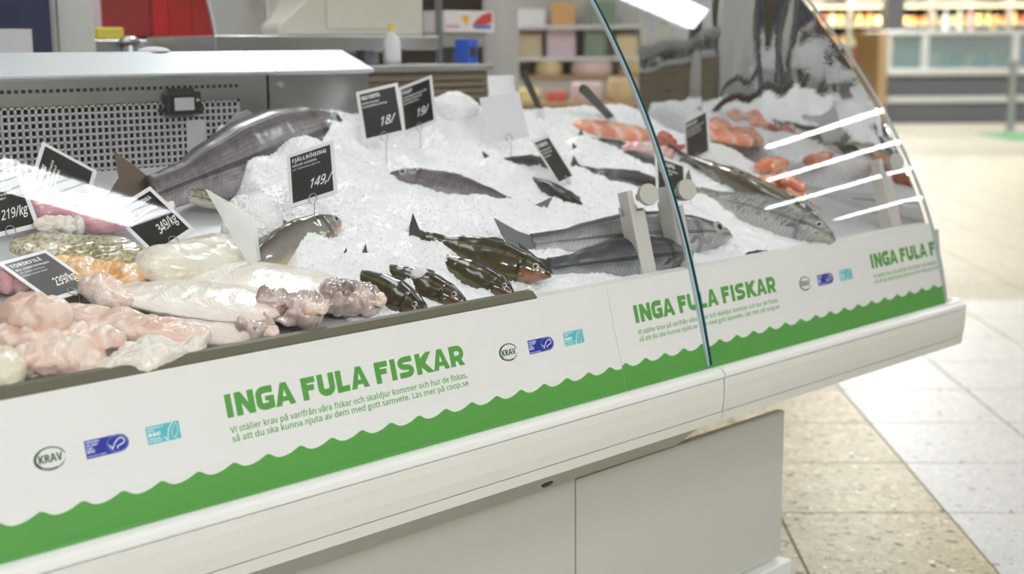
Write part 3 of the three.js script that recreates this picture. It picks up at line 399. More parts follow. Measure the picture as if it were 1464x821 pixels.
const SKIN = {
  olive: { back: [0.012, 0.011, 0.006], side: [0.034, 0.029, 0.011], belly: [0.08, 0.062, 0.022], cheek: [0.14, 0.07, 0.03], spot: 0.5, gold: 1 },
  oliveFace: { back: [0.014, 0.013, 0.007], side: [0.045, 0.038, 0.014], belly: [0.13, 0.1, 0.04], cheek: [0.55, 0.2, 0.1], spot: 0.5, gold: 1 },
  bass: { back: [0.035, 0.045, 0.06], side: [0.36, 0.38, 0.4], belly: [0.7, 0.71, 0.7], cheek: [0.4, 0.4, 0.4], spot: 0, rows: 1, mottle: 0.2 },
  bassDark: { back: [0.015, 0.018, 0.024], side: [0.085, 0.1, 0.12], belly: [0.4, 0.42, 0.44], cheek: [0.3, 0.28, 0.28], spot: 0, rows: 1, mottle: 0.2 },
  grey: { back: [0.07, 0.06, 0.07], side: [0.2, 0.175, 0.2], belly: [0.42, 0.39, 0.42], cheek: [0.25, 0.2, 0.2], spot: 0.5, rows: 0.6, mottle: 1.6 },
  char: { back: [0.08, 0.075, 0.06], side: [0.25, 0.24, 0.22], belly: [0.55, 0.45, 0.28], cheek: [0.6, 0.3, 0.28], spot: 0.3 },
  dusk: { back: [0.014, 0.013, 0.016], side: [0.05, 0.045, 0.052], belly: [0.2, 0.18, 0.2], cheek: [0.16, 0.1, 0.1], spot: 0.2 },
  speckled: { back: [0.14, 0.16, 0.16], side: [0.36, 0.4, 0.38], belly: [0.6, 0.63, 0.6], cheek: [0.5, 0.5, 0.48], spot: 1.6 },
  pike: { back: [0.1, 0.085, 0.05], side: [0.3, 0.27, 0.17], belly: [0.6, 0.56, 0.45], cheek: [0.3, 0.24, 0.15], spot: 0.7 },
  cod: { back: [0.16, 0.14, 0.06], side: [0.4, 0.38, 0.22], belly: [0.72, 0.7, 0.6], cheek: [0.4, 0.35, 0.2], spot: 1.1 },
};
function fish(label, head, tail, { lift = 0.03, liftT, shape = TROUT, fat = 1, skin = SKIN.bass, roll = 0.25, back = true, fin = M.finGrey, bend = 0, tailUp = 0, mat = M.fish, eye = M.eyeGrey, group, tall = 1, noTail, tailK = 1, name = 'whole_fish' } = {}) {
  const h = P(head[0], head[1], lift), tl = P(tail[0], tail[1], liftT ?? lift), L = h.distanceTo(tl);
  const x = h.clone().sub(tl).normalize(), n = DECK_N.clone().addScaledVector(x, -DECK_N.dot(x)).normalize();
  let y = n.clone().cross(x); if ((y.z > 0) === back) y.negate();
  y = y.multiplyScalar(Math.cos(roll)).addScaledVector(n, Math.sin(roll)).normalize();
  const z = x.clone().cross(y), c = h.clone().add(tl).multiplyScalar(0.5);
  const g = thing(name, label, 'fish', [c.x, c.y, c.z], group); g.quaternion.setFromRotationMatrix(new THREE.Matrix4().makeBasis(x, y, z));
  const S = (t, k) => s => lerpTab(t, s) * L * k * fat, B = s => bend * L * Math.sin(s * Math.PI), sd = L * 77 % 5;
  const body = loft({ n: 72, m: 40, L, up: S(shape.top, tall), dn: S(shape.bot, tall), wd: s => S(shape.wid, 1.12)(s) * (s < 0.235 ? 1.07 - 0.0 : 1), cy: B, pow: 2.15, uvs: [4 * L / 0.3, 3],
    disp: (s, a, X, Y, Z) => 0.0012 * fbm(X * 30 + sd, Y * 30, Z * 30, 2),
    color: (s, sa, ca, X, Y, Z) => {
      const v = sa + 0.16 * fbm(X * 26 + sd, Y * 26, Z * 26, 2); let q = v > 0 ? mix(skin.side, skin.back, ss(0.12, 0.75, v)) : mix(skin.side, skin.belly, ss(0.05, 0.6, -v));
      q = mix(q, skin.cheek, 0.6 * (1 - ss(-0.55, 0.1, v)) * ss(0.03, 0.1, s) * (1 - ss(0.14, 0.26, s)));
      if (skin.spot) { const w = N3(X * 260 / (1 + L) + 4, Y * 260 / (1 + L), Z * 60 + sd); if (w > 0.28 && sa > -0.55) q = mix(q, skin.back.map(c => c * 0.5), Math.min(0.85, skin.spot * 0.6 * ss(0.28, 0.42, w))); if (skin.spot > 1 && w < -0.3) q = mix(q, [0.72, 0.7, 0.55], 0.5); }
      if (skin.rows) q = q.map(c => c * (1 + 0.2 * skin.rows * N3(X * 60, Y * 300, Z * 300) + 0.3 * skin.mottle * fbm(X * 90, Y * 90, Z * 90, 2)));
      if (skin.gold && Math.abs(sa - 0.32) < 0.05 && N3(X * 300, 1, 1) > -0.2) q = mix(q, [0.4, 0.34, 0.15], 0.28);
      if (s > 0.215 && s < 0.238 && sa < 0.6) q = q.map(c => c * 0.55); if (s < 0.1 && Math.abs(sa + 0.35 - s * 1.5) < 0.14) q = mix(q, [0.5, 0.2, 0.16], 0.6);
      return q;
    } });
  mesh('body', body, mat, g);
  const H = L * 0.1 * fat * tall;
  if (!noTail) { const t = mesh('tail_fin', plate([[0.02 * L, 0.03 * L * fat], [-0.06 * L, 0.06 * L], [-0.15 * L, 0.115 * L * fat], [-0.135 * L, 0.05 * L], [-0.115 * L, 0], [-0.135 * L, -0.05 * L], [-0.15 * L, -0.11 * L * fat], [-0.06 * L, -0.06 * L], [0.02 * L, -0.03 * L * fat]], 0.002, 0.0006), fin, g); t.position.set(-L * 0.5, B(1), 0); t.rotation.y = tailUp; t.scale.set(tailK, tailK, 1); }
  mesh('dorsal_fin', plate([[0.07 * L, -0.004 * L], [0.04 * L, 0.026 * L], [-0.02 * L, 0.024 * L], [-0.06 * L, 0.012 * L], [-0.1 * L, -0.006 * L]], 0.0015, 0.0005), fin, g).position.set(0.03 * L, H * 0.98 + B(0.47), 0);
  mesh('anal_fin', plate([[0.04 * L, 0.005 * L], [-0.02 * L, -0.05 * L], [-0.05 * L, -0.03 * L], [-0.05 * L, 0.005 * L]], 0.0015, 0.0005), fin, g).position.set(-0.22 * L, -lerpTab(shape.bot, 0.72) * L * fat * tall * 0.95 + B(0.72), 0);
  for (const k of [-1, 1]) {
    const p = mesh('pectoral_fin', plate([[0, 0], [-0.03 * L, -0.022 * L], [-0.12 * L, -0.03 * L], [-0.11 * L, 0], [-0.03 * L, 0.012 * L]], 0.0015, 0.0005), fin, g); p.position.set(0.255 * L, -0.03 * L * fat + B(0.25), k * lerpTab(shape.wid, 0.25) * 1.12 * L * fat); p.rotation.y = -k * 0.18;
    const e = mesh('eye', new THREE.SphereGeometry(0.028 * L, 20, 14).scale(1, 1, 0.45), eye, g); e.position.set(L * 0.385, lerpTab(shape.top, 0.115) * L * 0.22 * fat * tall + B(0.115), k * (lerpTab(shape.wid, 0.115) * 1.12 * L * fat * 1.03)); mesh('pupil', new THREE.SphereGeometry(0.0145 * L, 14, 10).scale(1, 1, 0.5), M.pupil, e).position.z = k * 0.0078 * L;
    const gill = mesh('gill_cover', loft({ n: 10, m: 14, L: 0.085 * L, up: s => 0.055 * L * fat * Math.sin(Math.PI * Math.min(0.98, s * 0.75 + 0.12)), dn: s => 0.055 * L * fat * Math.sin(Math.PI * Math.min(0.98, s * 0.75 + 0.12)), wd: s => 0.007 * L, color: (s, sa) => mix(mix(skin.side, skin.back, ss(0, 1, sa)), skin.cheek, 0.3 * (1 - ss(-0.9, -0.1, sa))) }), mat, g); gill.position.set(0.305 * L, B(0.2) - 0.004 * L, k * lerpTab(shape.wid, 0.19) * 1.13 * L * fat * 0.9); gill.rotation.y = k * 0.12;
  }
  return g;
}
fish('large grey fish half under ice below the perforated grille', [490, 182], [222, 278], { lift: 0.075, liftT: 0.05, skin: SKIN.grey, fat: 1.12, roll: 0.85, tall: 1.1, noTail: true });
fish('brown fish with raised dark tail fin in front of the grille', [345, 298], [210, 266], { lift: 0.015, liftT: 0.055, skin: SKIN.cod, fin: M.finBrown, roll: 1.0, tailUp: 0.2, fat: 0.8, tailK: 2.6 });
fish('arctic char with its head out of the ice under its price card', [486, 318], [340, 392], { lift: 0.05, liftT: 0.015, skin: SKIN.char, roll: 0.8, mat: M.fishWet, fat: 1.4 });
fish('glossy olive trout lying against the pale flatfish', [612, 452], [496, 388], { lift: 0.016, liftT: 0.026, skin: SKIN.olive, roll: 0.95, mat: M.fishWet, fin: M.finDark, fat: 1.5 });
fish('glossy olive trout second from the pale flatfish', [668, 436], [530, 380], { lift: 0.02, liftT: 0.03, skin: SKIN.olive, roll: 0.9, mat: M.fishWet, fin: M.finDark, fat: 1.4 });
fish('glossy olive trout under the trout with the visible eye', [736, 424], [622, 366], { lift: 0.02, liftT: 0.04, skin: SKIN.olive, roll: 0.8, mat: M.fishWet, fin: M.finDark, fat: 1.5 });
fish('olive trout showing its eye and pale jaw at the front', [788, 396], [606, 342], { lift: 0.036, liftT: 0.048, skin: SKIN.oliveFace, roll: 1.0, mat: M.fishWet, fin: M.finDark, eye: M.eyeGold, fat: 1.45 });
fish('long silver sea bass with scaly flank behind the front row', [1046, 338], [762, 350], { lift: 0.036, skin: SKIN.bass, roll: 0.85, fat: 1.02, bend: 0.012, fin: M.finGrey, tailK: 0.95 });
fish('dark-backed sea bass lying along the front rim', [990, 364], [786, 384], { lift: 0.026, skin: SKIN.bassDark, roll: 0.9, fat: 1.25, fin: M.finDark });
fish('silver-grey fish mostly buried in the middle of the ice', [552, 252], [752, 300], { lift: 0.048, liftT: 0.034, skin: SKIN.grey, roll: 0.75, fat: 1.3 });
fish('small dark fish in ice below the blank white card', [806, 238], [706, 230], { lift: 0.052, skin: SKIN.dusk, roll: 0.8, fat: 1.15, fin: M.finDark });
fish('small dark fish in ice under the tilted narrow card', [832, 296], [742, 252], { lift: 0.04, skin: SKIN.dusk, roll: 0.8, fat: 1.15, fin: M.finDark });
fish('dark fish in ice nearest the salmon fillet', [918, 224], [836, 198], { lift: 0.056, skin: SKIN.dusk, roll: 0.8, fat: 1.2, fin: M.finDark });
fish('dark fish in ice between two other dark ones', [962, 240], [836, 222], { lift: 0.05, skin: SKIN.dusk, roll: 0.8, fat: 1.2, fin: M.finDark });
fish('dark fish in ice just behind the glass bracket', [966, 278], [832, 244], { lift: 0.046, skin: SKIN.dusk, roll: 0.8, fin: M.finDark, fat: 1.3 });
fish('long slender pike-like fish across the end module ice', [1176, 322], [988, 228], { lift: 0.055, liftT: 0.055, shape: PIKE, skin: SKIN.pike, roll: 0.6, fin: M.finBrown, mat: M.fishWet, fat: 1.15 });
fish('slender brown fish beside the orange-red roe sacs', [1172, 300], [1062, 262], { lift: 0.048, shape: PIKE, skin: SKIN.pike, roll: 0.6, fin: M.finBrown, mat: M.fishWet, fat: 1.3 });
fish('big pale fish with dark speckles at the front of the end module', [1194, 344], [996, 278], { lift: 0.03, liftT: 0.04, skin: SKIN.speckled, roll: 0.75, fat: 1.5, fin: M.finGrey });
fish('small dark reddish fish behind the end module bracket', [1038, 246], [982, 228], { lift: 0.058, skin: SKIN.dusk, roll: 0.7, fin: M.finBrown, fat: 1.4 });

// ---------------------------------------------------------------- fillets and pale fish on the left
const FLESH = {
  cod: [[0.88, 0.66, 0.56], [0.92, 0.82, 0.74], [0.76, 0.46, 0.38]], white: [[0.9, 0.83, 0.75], [0.93, 0.9, 0.85], [0.84, 0.7, 0.62]], cream: [[0.85, 0.8, 0.66], [0.88, 0.85, 0.74], [0.8, 0.72, 0.56]],
  orange: [[0.86, 0.46, 0.17], [0.9, 0.6, 0.3], [0.74, 0.32, 0.1]], salmon: [[0.85, 0.3, 0.17], [0.88, 0.42, 0.28], [0.75, 0.22, 0.12]], pink: [[0.78, 0.46, 0.46], [0.82, 0.6, 0.58], [0.66, 0.3, 0.32]], rose: [[0.7, 0.36, 0.42], [0.8, 0.52, 0.56], [0.58, 0.22, 0.3]],
  red: [[0.5, 0.06, 0.04], [0.66, 0.16, 0.1], [0.28, 0.02, 0.02]], gill: [[0.16, 0.06, 0.06], [0.5, 0.34, 0.32], [0.04, 0.02, 0.02]], roe: [[0.8, 0.22, 0.1], [0.85, 0.4, 0.24], [0.62, 0.1, 0.05]], grey: [[0.5, 0.38, 0.36], [0.74, 0.6, 0.55], [0.16, 0.13, 0.12]], skin: [[0.56, 0.52, 0.34], [0.76, 0.72, 0.56], [0.24, 0.2, 0.08]],
};
function slab(A, B, { w, t, lift = 0.03, liftB, pal = FLESH.cod, bend = 0, arch = 0, rough = 1, pow = 2.4, taper = [0.35, 0.25], stripes = 0, twist = 0, spots = 0, sd = 1 }) {
  const a = P(A[0], A[1], lift), b = P(B[0], B[1], liftB ?? lift), L = a.distanceTo(b) * 1.0, x = a.clone().sub(b).normalize();
  let y = DECK_N.clone().addScaledVector(x, -DECK_N.dot(x)).normalize(); if (twist) y.applyAxisAngle(x, twist);
  const z = x.clone().cross(y), c = a.clone().add(b).multiplyScalar(0.5);
  const prof = s => { const u = Math.min(1, s / taper[0]), v = Math.min(1, (1 - s) / taper[1]); return Math.sqrt(Math.max(0, 1 - (1 - u) ** 2)) * Math.sqrt(Math.max(0, 1 - (1 - v) ** 2)); };
  const geo = loft({ n: 64, m: 44, L, pow, uvs: [L * 7, 2], up: s => t * 0.5 * (0.25 + 0.75 * prof(s)) * Math.min(1, prof(s) * 3), dn: s => t * 0.4 * prof(s), wd: s => w / 2 * prof(s),
    cz: s => bend * L * Math.sin(Math.PI * s), cy: s => arch * Math.sin(Math.PI * s),
    disp: (s, an, X, Y, Z) => rough * (0.15 + 0.85 * prof(s)) * (0.0075 * fbm(X * 13 + sd * 3, Y * 13, Z * 13 + sd, 2) + 0.004 * fbm(X * 46, Y * 46 + sd, Z * 46, 3) - 0.005 * Math.max(0, 0.25 - Math.abs(N3(X * 22 + sd, Z * 30, sd))) * 4 + (stripes ? 0.0012 * Math.sin((X + Math.abs(Z) * 0.6) * stripes) : 0)),
    color: (s, sa, ca, X, Y, Z) => {
      const f = fbm(X * 14 + sd * 5, Y * 14, Z * 18, 3); let q = f > 0 ? mix(pal[0], pal[1], Math.min(1, f * 1.7)) : mix(pal[0], pal[2], Math.min(1, -f * 1.3));
      if (stripes) q = mix(q, [0.93, 0.9, 0.85], 0.42 * ss(0.3, 0.95, Math.sin((X + Math.abs(Z) * 0.6 + 0.004 * f) * stripes)));
      if (spots && sa > -0.5) { const k = N3(X * 300 + sd, Y * 300, Z * 300); if (k > 0.08) q = mix(q, pal[2], 0.85 * ss(0.08, 0.3, k) * spots); else if (k < -0.25) q = mix(q, [0.8, 0.77, 0.62], 0.5); }
      return q;
    } });
  return { geo, c, q: new THREE.Quaternion().setFromRotationMatrix(new THREE.Matrix4().makeBasis(x, y, z)) };
}
function fillet(label, A, B, o, name = 'fish_fillet', category = 'fillet', mat = M.flesh) { const { geo, c, q } = slab(A, B, o); const m = mesh(numbered(name), geo, mat, scene); m.position.copy(c); m.quaternion.copy(q); m.userData = { label, category }; return m; }
fillet('rolled cod fillet tucked against the front price card', [2, 446], [102, 462], { w: 0.085, t: 0.05, lift: 0.058, arch: 0.008, sd: 2, taper: [0.3, 0.4] });
fillet('long cod fillet with pale muscle stripes in the middle of the heap', [-30, 480], [182, 486], { w: 0.075, t: 0.036, lift: 0.042, stripes: 190, sd: 3, bend: 0.04, taper: [0.3, 0.35] });
fillet('smooth pinkish cod fillet stretching toward the pale flatfish', [80, 446], [302, 488], { w: 0.085, t: 0.042, lift: 0.026, sd: 4, bend: -0.05, taper: [0.3, 0.3] });
fillet('plump cod fillet with a small blood spot at the front rim', [12, 522], [152, 512], { w: 0.075, t: 0.055, lift: 0.024, sd: 5, rough: 1.3 });
fillet('crumpled glossy cod fillet beside the blood spotted one', [132, 530], [292, 498], { w: 0.07, t: 0.05, lift: 0.02, sd: 6, rough: 1.7, pal: FLESH.white });
fillet('rounded cream fillet end at the very front corner', [-40, 530], [38, 528], { w: 0.1, t: 0.055, lift: 0.028, sd: 7, pal: FLESH.cream, rough: 0.4, taper: [0.3, 0.45] });
fillet('small white fillet scrap on the front rim', [92, 548], [142, 536], { w: 0.03, t: 0.018, lift: 0.012, sd: 8, pal: FLESH.white });
fillet('short pink fillet behind the front price card', [120, 402], [185, 438], { w: 0.06, t: 0.04, lift: 0.035, sd: 9, pal: FLESH.cod });
fillet('pink cod loin left of the speckled skin fillet', [-25, 402], [40, 392], { w: 0.09, t: 0.04, lift: 0.02, sd: 19, pal: FLESH.pink });
fillet('speckled green-brown cod fillet lying skin side up', [12, 352], [206, 366], { w: 0.11, t: 0.042, lift: 0.03, sd: 10, pal: FLESH.skin, spots: 1, rough: 0.6, bend: 0.03 }, 'fish_fillet', 'fillet', M.fishWet);
fillet('bright orange salmon trout fillet below the speckled one', [45, 384], [212, 400], { w: 0.12, t: 0.036, lift: 0.022, sd: 11, pal: FLESH.orange, stripes: 90, rough: 1.1 });
fillet('thick cream halibut block next to the wedge shaped card', [205, 396], [355, 352], { w: 0.13, t: 0.06, lift: 0.028, sd: 12, pal: FLESH.cream, rough: 0.6, taper: [0.3, 0.3] });
fillet('rosy tuna-like fillet behind the halibut price card', [112, 322], [178, 306], { w: 0.1, t: 0.045, lift: 0.03, sd: 13, pal: FLESH.rose, rough: 0.6 });
fillet('pale pink fillet behind the speckled skin fillet', [42, 306], [122, 290], { w: 0.09, t: 0.04, lift: 0.03, sd: 14, pal: FLESH.rose });
fillet('folded white fillet edge between rosy fillets', [46, 322], [122, 326], { w: 0.05, t: 0.03, lift: 0.035, sd: 15, pal: FLESH.white, rough: 1.6 });
fillet('white fillet laid in front of the grille at the corner', [-30, 300], [60, 290], { w: 0.12, t: 0.03, lift: 0.02, sd: 16, pal: FLESH.white });
fillet('pale curled fish skin strip below the raised tail fin', [196, 290], [250, 300], { w: 0.06, t: 0.03, lift: 0.03, sd: 17, pal: FLESH.white, rough: 1.5 });
fillet('whole salmon side with bright orange flesh at the back', [818, 180], [932, 198], { w: 0.11, t: 0.05, lift: 0.06, sd: 20, pal: FLESH.salmon, stripes: 110, rough: 0.6 });
fillet('pale pink fish roe sac below the salmon side', [888, 216], [962, 222], { w: 0.07, t: 0.05, lift: 0.06, sd: 21, pal: FLESH.pink, rough: 1.3 });
fillet('short salmon piece on the ice beside the upright price card', [1008, 192], [1078, 204], { w: 0.09, t: 0.04, lift: 0.075, sd: 22, pal: FLESH.salmon, stripes: 110, rough: 0.7 });
fillet('salmon tail piece at the back rim of the end module', [978, 180], [1042, 186], { w: 0.08, t: 0.04, lift: 0.08, sd: 23, pal: FLESH.salmon, stripes: 110, rough: 0.7 });
function cluster(name, label, category, lobes, pal) {
  const c0 = P(lobes[0][0], lobes[0][1], lobes[0][2]), t = thing(name, label, category, [c0.x, c0.y, c0.z]);
  lobes.forEach(([px, py, lift, qx, qy, w], i) => { const { geo, c, q } = slab([px, py], [qx, qy], { w, t: w * 0.9, lift, pal, sd: i + 30, rough: 0.9, pow: 2, taper: [0.5, 0.5] }); const m = mesh('lobe', geo, M.fishWet, t); m.position.copy(c).sub(c0); m.quaternion.copy(q); });
}
cluster('roe_sacs', 'dark red fish roe sacs beside the pale pink one', 'roe', [[932, 200, 0.07, 968, 206, 0.04], [948, 212, 0.06, 985, 216, 0.045], [940, 192, 0.08, 962, 196, 0.035]], FLESH.red);
cluster('roe_sacs', 'orange-red roe sacs on ice in the end module', 'roe', [[1080, 240, 0.06, 1125, 234, 0.05], [1082, 262, 0.055, 1140, 262, 0.055], [1110, 248, 0.075, 1150, 272, 0.05], [1120, 272, 0.05, 1152, 290, 0.045], [1070, 268, 0.045, 1100, 280, 0.035]], FLESH.roe);

// flatfish: pale underside, frilled fin edge, gutted head end
function flatfish(label, head, tail, w, lift, sd) {
  const t = thing('flatfish', label, 'fish', (p => [p.x, p.y, p.z])(P(head[0], head[1], lift)));
  const add = (name, A, B, o, mat = M.flesh, dy = 0) => { const { geo, c, q } = slab(A, B, o); const m = mesh(name, geo, mat, t); m.position.copy(c).sub(t.position).addScaledVector(DECK_N, dy); m.quaternion.copy(q); return m; };
  const at = (k, v = 0) => [tail[0] + (head[0] - tail[0]) * k, tail[1] + (head[1] - tail[1]) * k + v];
  add('body', at(0.82), tail, { w, t: 0.036, lift, pal: FLESH.white, rough: 0.32, sd, pow: 2, taper: [0.3, 0.62] });
  add('fin_frill', at(0.78), at(0.02), { w: w * 1.16, t: 0.012, lift: lift - 0.008, pal: FLESH.cod, rough: 0.6, sd: sd + 1, pow: 2, stripes: 900, taper: [0.4, 0.6] });
  add('head', at(1.0), at(0.66, 2), { w: w * 0.62, t: 0.05, lift: lift - 0.004, pal: FLESH.grey, rough: 1.7, sd: sd + 2, taper: [0.35, 0.3] }, M.fishWet);
  add('gill_flap', at(0.86, -10), at(0.68, -8), { w: w * 0.32, t: 0.026, lift: lift + 0.014, pal: FLESH.grey, rough: 1.8, sd: sd + 3 }, M.fishWet);
  add('gills', at(0.84, -2), at(0.74, -4), { w: w * 0.2, t: 0.02, lift: lift + 0.008, pal: FLESH.gill, rough: 1.6, sd: sd + 5 }, M.fishWet);
  add('jaw', at(1.02, -4), at(0.88, -4), { w: w * 0.26, t: 0.024, lift: lift + 0.01, pal: FLESH.cod, rough: 1.3, sd: sd + 6 }, M.fishWet);
}
flatfish('pale flatfish lying white side up behind the other two', [548, 434], [262, 386], 0.2, 0.026, 41);
flatfish('pale flatfish white side up in front of the halibut block', [464, 446], [156, 418], 0.155, 0.034, 51);
flatfish('pale gutted flatfish lowest at the front rim', [396, 480], [206, 466], 0.1, 0.014, 61);

// ---------------------------------------------------------------- price cards on wire pins
function cardTex(title, lines, price, dark = '#17171a') {
  return canvasTex(320, 400, (g, w, h) => {
    g.fillStyle = '#eeeef2'; g.fillRect(0, 0, w, h); g.fillStyle = dark; g.fillRect(24, 26, w - 48, h - 56); g.fillStyle = '#f4f4f4';
    if (typeof title === 'number') { for (let x = 0; x < title * 230; x += 9 + rnd() * 8) { g.fillRect(34 + x, 44, 7, 30); g.fillRect(34 + x, rnd() < 0.5 ? 44 : 66, 13, 7); } } else { g.font = 'bold 40px sans-serif'; const k = Math.min(1, 236 / g.measureText(title).width); g.save(); g.translate(34, 74); g.scale(k, 1); g.fillText(title, 0, 0); g.restore(); }
    lines.forEach((l, i) => { if (typeof l === 'number') { for (let x = 0; x < l * 230; x += 5 + rnd() * 5) { g.fillRect(34 + x, 94 + i * 27 + rnd() * 3, 3.5, 12 + rnd() * 4); g.fillRect(34 + x, 94 + i * 27 + (rnd() < 0.5 ? 1 : 11), 6, 3); } return; } g.font = `${i ? '' : 'bold '}${i ? 19 : 22}px sans-serif`; const q = Math.min(1, 220 / g.measureText(l).width); g.save(); g.translate(34, 108 + i * 27); g.scale(q, 1); g.fillText(l, 0, 0); g.restore(); });
    if (price) { g.strokeStyle = '#f4f4f4'; g.fillStyle = '#f4f4f4'; g.font = 'italic 78px sans-serif'; g.save(); g.translate(132, 300); g.transform(1, -0.06, -0.12, 1, 0, 0); const q = Math.min(1, 150 / g.measureText(price).width); g.scale(q, 1.15); g.lineWidth = 2; g.fillText(price, 0, 0); g.strokeText(price, 0, 0); g.restore(); }
  });
}
const CW = 0.098, CH = 0.122;
function priceCard(label, pos, quat, tex, { pin = 0, mat } = {}) {
  const t = thing('price_card', label, 'price card', pos); t.quaternion.set(...quat).normalize();
  const face = mat || new THREE.MeshPhysicalMaterial({ map: tex, roughness: 0.3, clearcoat: 0.3 });
  const m = new THREE.Mesh(new THREE.BoxGeometry(CW, CH, 0.0016), [M.cardEdge, M.cardEdge, M.cardEdge, M.cardEdge, face, M.cardEdge]); m.name = 'card'; m.castShadow = m.receiveShadow = true; t.add(m);
  const loop = []; for (let i = 0; i <= 16; i++) { const a = i / 16 * 6.283 * 0.93 - 1.3; loop.push(V(0.008 * Math.cos(a), -CH / 2 + 0.004 + 0.011 * Math.sin(a), 0.003 + 0.0005 * i / 16)); }
  const down = V(0, -1, 0).applyQuaternion(t.quaternion.clone().invert()), s = loop[0].clone(), wp = t.position.clone().add(s.clone().applyQuaternion(t.quaternion)), len = Math.max(0.02, wp.y - deckY(wp.z) - Math.max(0, iceT(wp.x, wp.z)) + 0.012 + pin);
  mesh('pin_wire', join([tube(loop, 0.0009, 40, 6), tube([s, s.clone().addScaledVector(down, len * 0.5), s.clone().addScaledVector(down, len)], 0.0009, 8, 6)]), M.wire, t);
  return t;
}
priceCard('black price card marked 219/kg behind the speckled skin fillet', [1.04, 1.04, -0.681], [-0.353, -0.172, 0.033, 0.919], cardTex('LÅNGFILÉ', [0.9, 0.95, 0.7], '219/kg'));
priceCard('black price card turned on its side in front of the grille', [1.267, 1.065, -0.893], [-0.193, 0.178, 0.448, 0.855], cardTex(0.5, [0.8, 0.7, 0.6], '', '#1c1d22'));
priceCard('black halibut price card marked 349/kg beside the cream block', [1.28, 0.998, -0.59], [-0.372, -0.049, 0.201, 0.905], cardTex('HÄLLEFLUNDRA', ['ODLAD', 0.95, 0.7], '349/kg'));
priceCard('black cod fillet price card marked 239/kg lying behind the front fillets', [0.978, 0.956, -0.394], [-0.519, 0.094, 0.109, 0.843], cardTex('TORSKFILÉ', ['MSC, FISKAD ÖSTERSJÖN', 'Lat: Gadus morhua', 'Fångstmetod: Krok'], '239/kg'));
priceCard('black arctic char price card marked 149 standing over the char head', [1.531, 1.075, -0.44], [-0.346, -0.478, -0.019, 0.807], cardTex('FJÄLLRÖDING', ['ODLAD SVERIGE', 'Lat: Salvelinus alpinus'], '149,/', '#16181d'));
priceCard('black price card, first of the twin cards by the steel back', [1.957, 1.165, -0.752], [-0.21, -0.443, 0.02, 0.871], cardTex(0.62, [0.55, 0.8], '18/', '#121318'));
priceCard('black price card, second twin card partly behind the first', [2.144, 1.174, -0.842], [-0.23, -0.595, 0.029, 0.77], cardTex(0.4, [1, 0.75, 0.6], '19/', '#121318'));
priceCard('blank white card back standing in the ice', [2.333, 1.14, -0.741], [-0.251, -0.323, -0.004, 0.913], null, { mat: std([0.78, 0.79, 0.84], 0.4) });
priceCard('black price card tilted steeply in the middle of the ice', [2.3, 1.049, -0.546], [-0.271, 0.165, 0.092, 0.944], cardTex(0.85, [0.9, 0.8, 0.6], '', '#1a1712'));
priceCard('black price card upright in the end module beside the glass edge', [2.85, 1.074, -0.553], [-0.217, -0.766, 0.034, 0.604], cardTex(0.6, [1, 0.8, 0.8], '', '#1c1c1c'));
priceCard('black price card behind the glass bracket', [2.493, 0.993, -0.353], [-0.187, -0.056, -0.167, 0.966], cardTex(0.75, [0.85, 0.6], '', '#161618'));
{ // clear wedge shaped card holder seen nearly from its edge
  const a = P(360, 388, 0.03), q = onPlane(293, 270, a, FLAT), b = V(q.x, q.y, q.z), t = thing('card_holder', 'clear folded plastic card holder on a wire pin by the snowball', 'card holder', [a.x, a.y, a.z]);
  const d = b.clone().sub(a), w = R0.clone().multiplyScalar(0.022).addScaledVector(FLAT, 0.05), p = [0, 0, 0, d.x * 0.12, d.y * 0.12, d.z * 0.12];
  const lo = d.clone().multiplyScalar(0.1), hi = d.clone().multiplyScalar(1.0), mid = d.clone().multiplyScalar(0.62).addScaledVector(R0, 0.05);
  const quad = (k, l, m2, n2) => { const g = new THREE.BufferGeometry(); g.setAttribute('position', new THREE.Float32BufferAttribute([...k.toArray(), ...l.toArray(), ...m2.toArray(), ...n2.toArray()], 3)); g.setAttribute('uv', new THREE.Float32BufferAttribute([0, 0, 1, 0, 1, 1, 0, 1], 2)); g.setIndex([0, 1, 2, 0, 2, 3]); g.computeVertexNormals(); return g; };
  mesh('front_leaf', quad(lo, lo.clone().addScaledVector(R0, 0.018), mid, hi), M.acrylic, t); mesh('rear_leaf', quad(lo.clone().addScaledVector(FLAT, 0.012), lo.clone().addScaledVector(R0, 0.018).addScaledVector(FLAT, 0.03), mid.clone().addScaledVector(FLAT, 0.03), hi.clone().addScaledVector(FLAT, 0.006)), M.acrylic, t);
  mesh('pin_wire', tube([lo.clone().addScaledVector(R0, 0.004), V(0, 0.004, 0), V(0.012, -0.03, 0.01)], 0.001, 12, 6), M.wire, t);
}

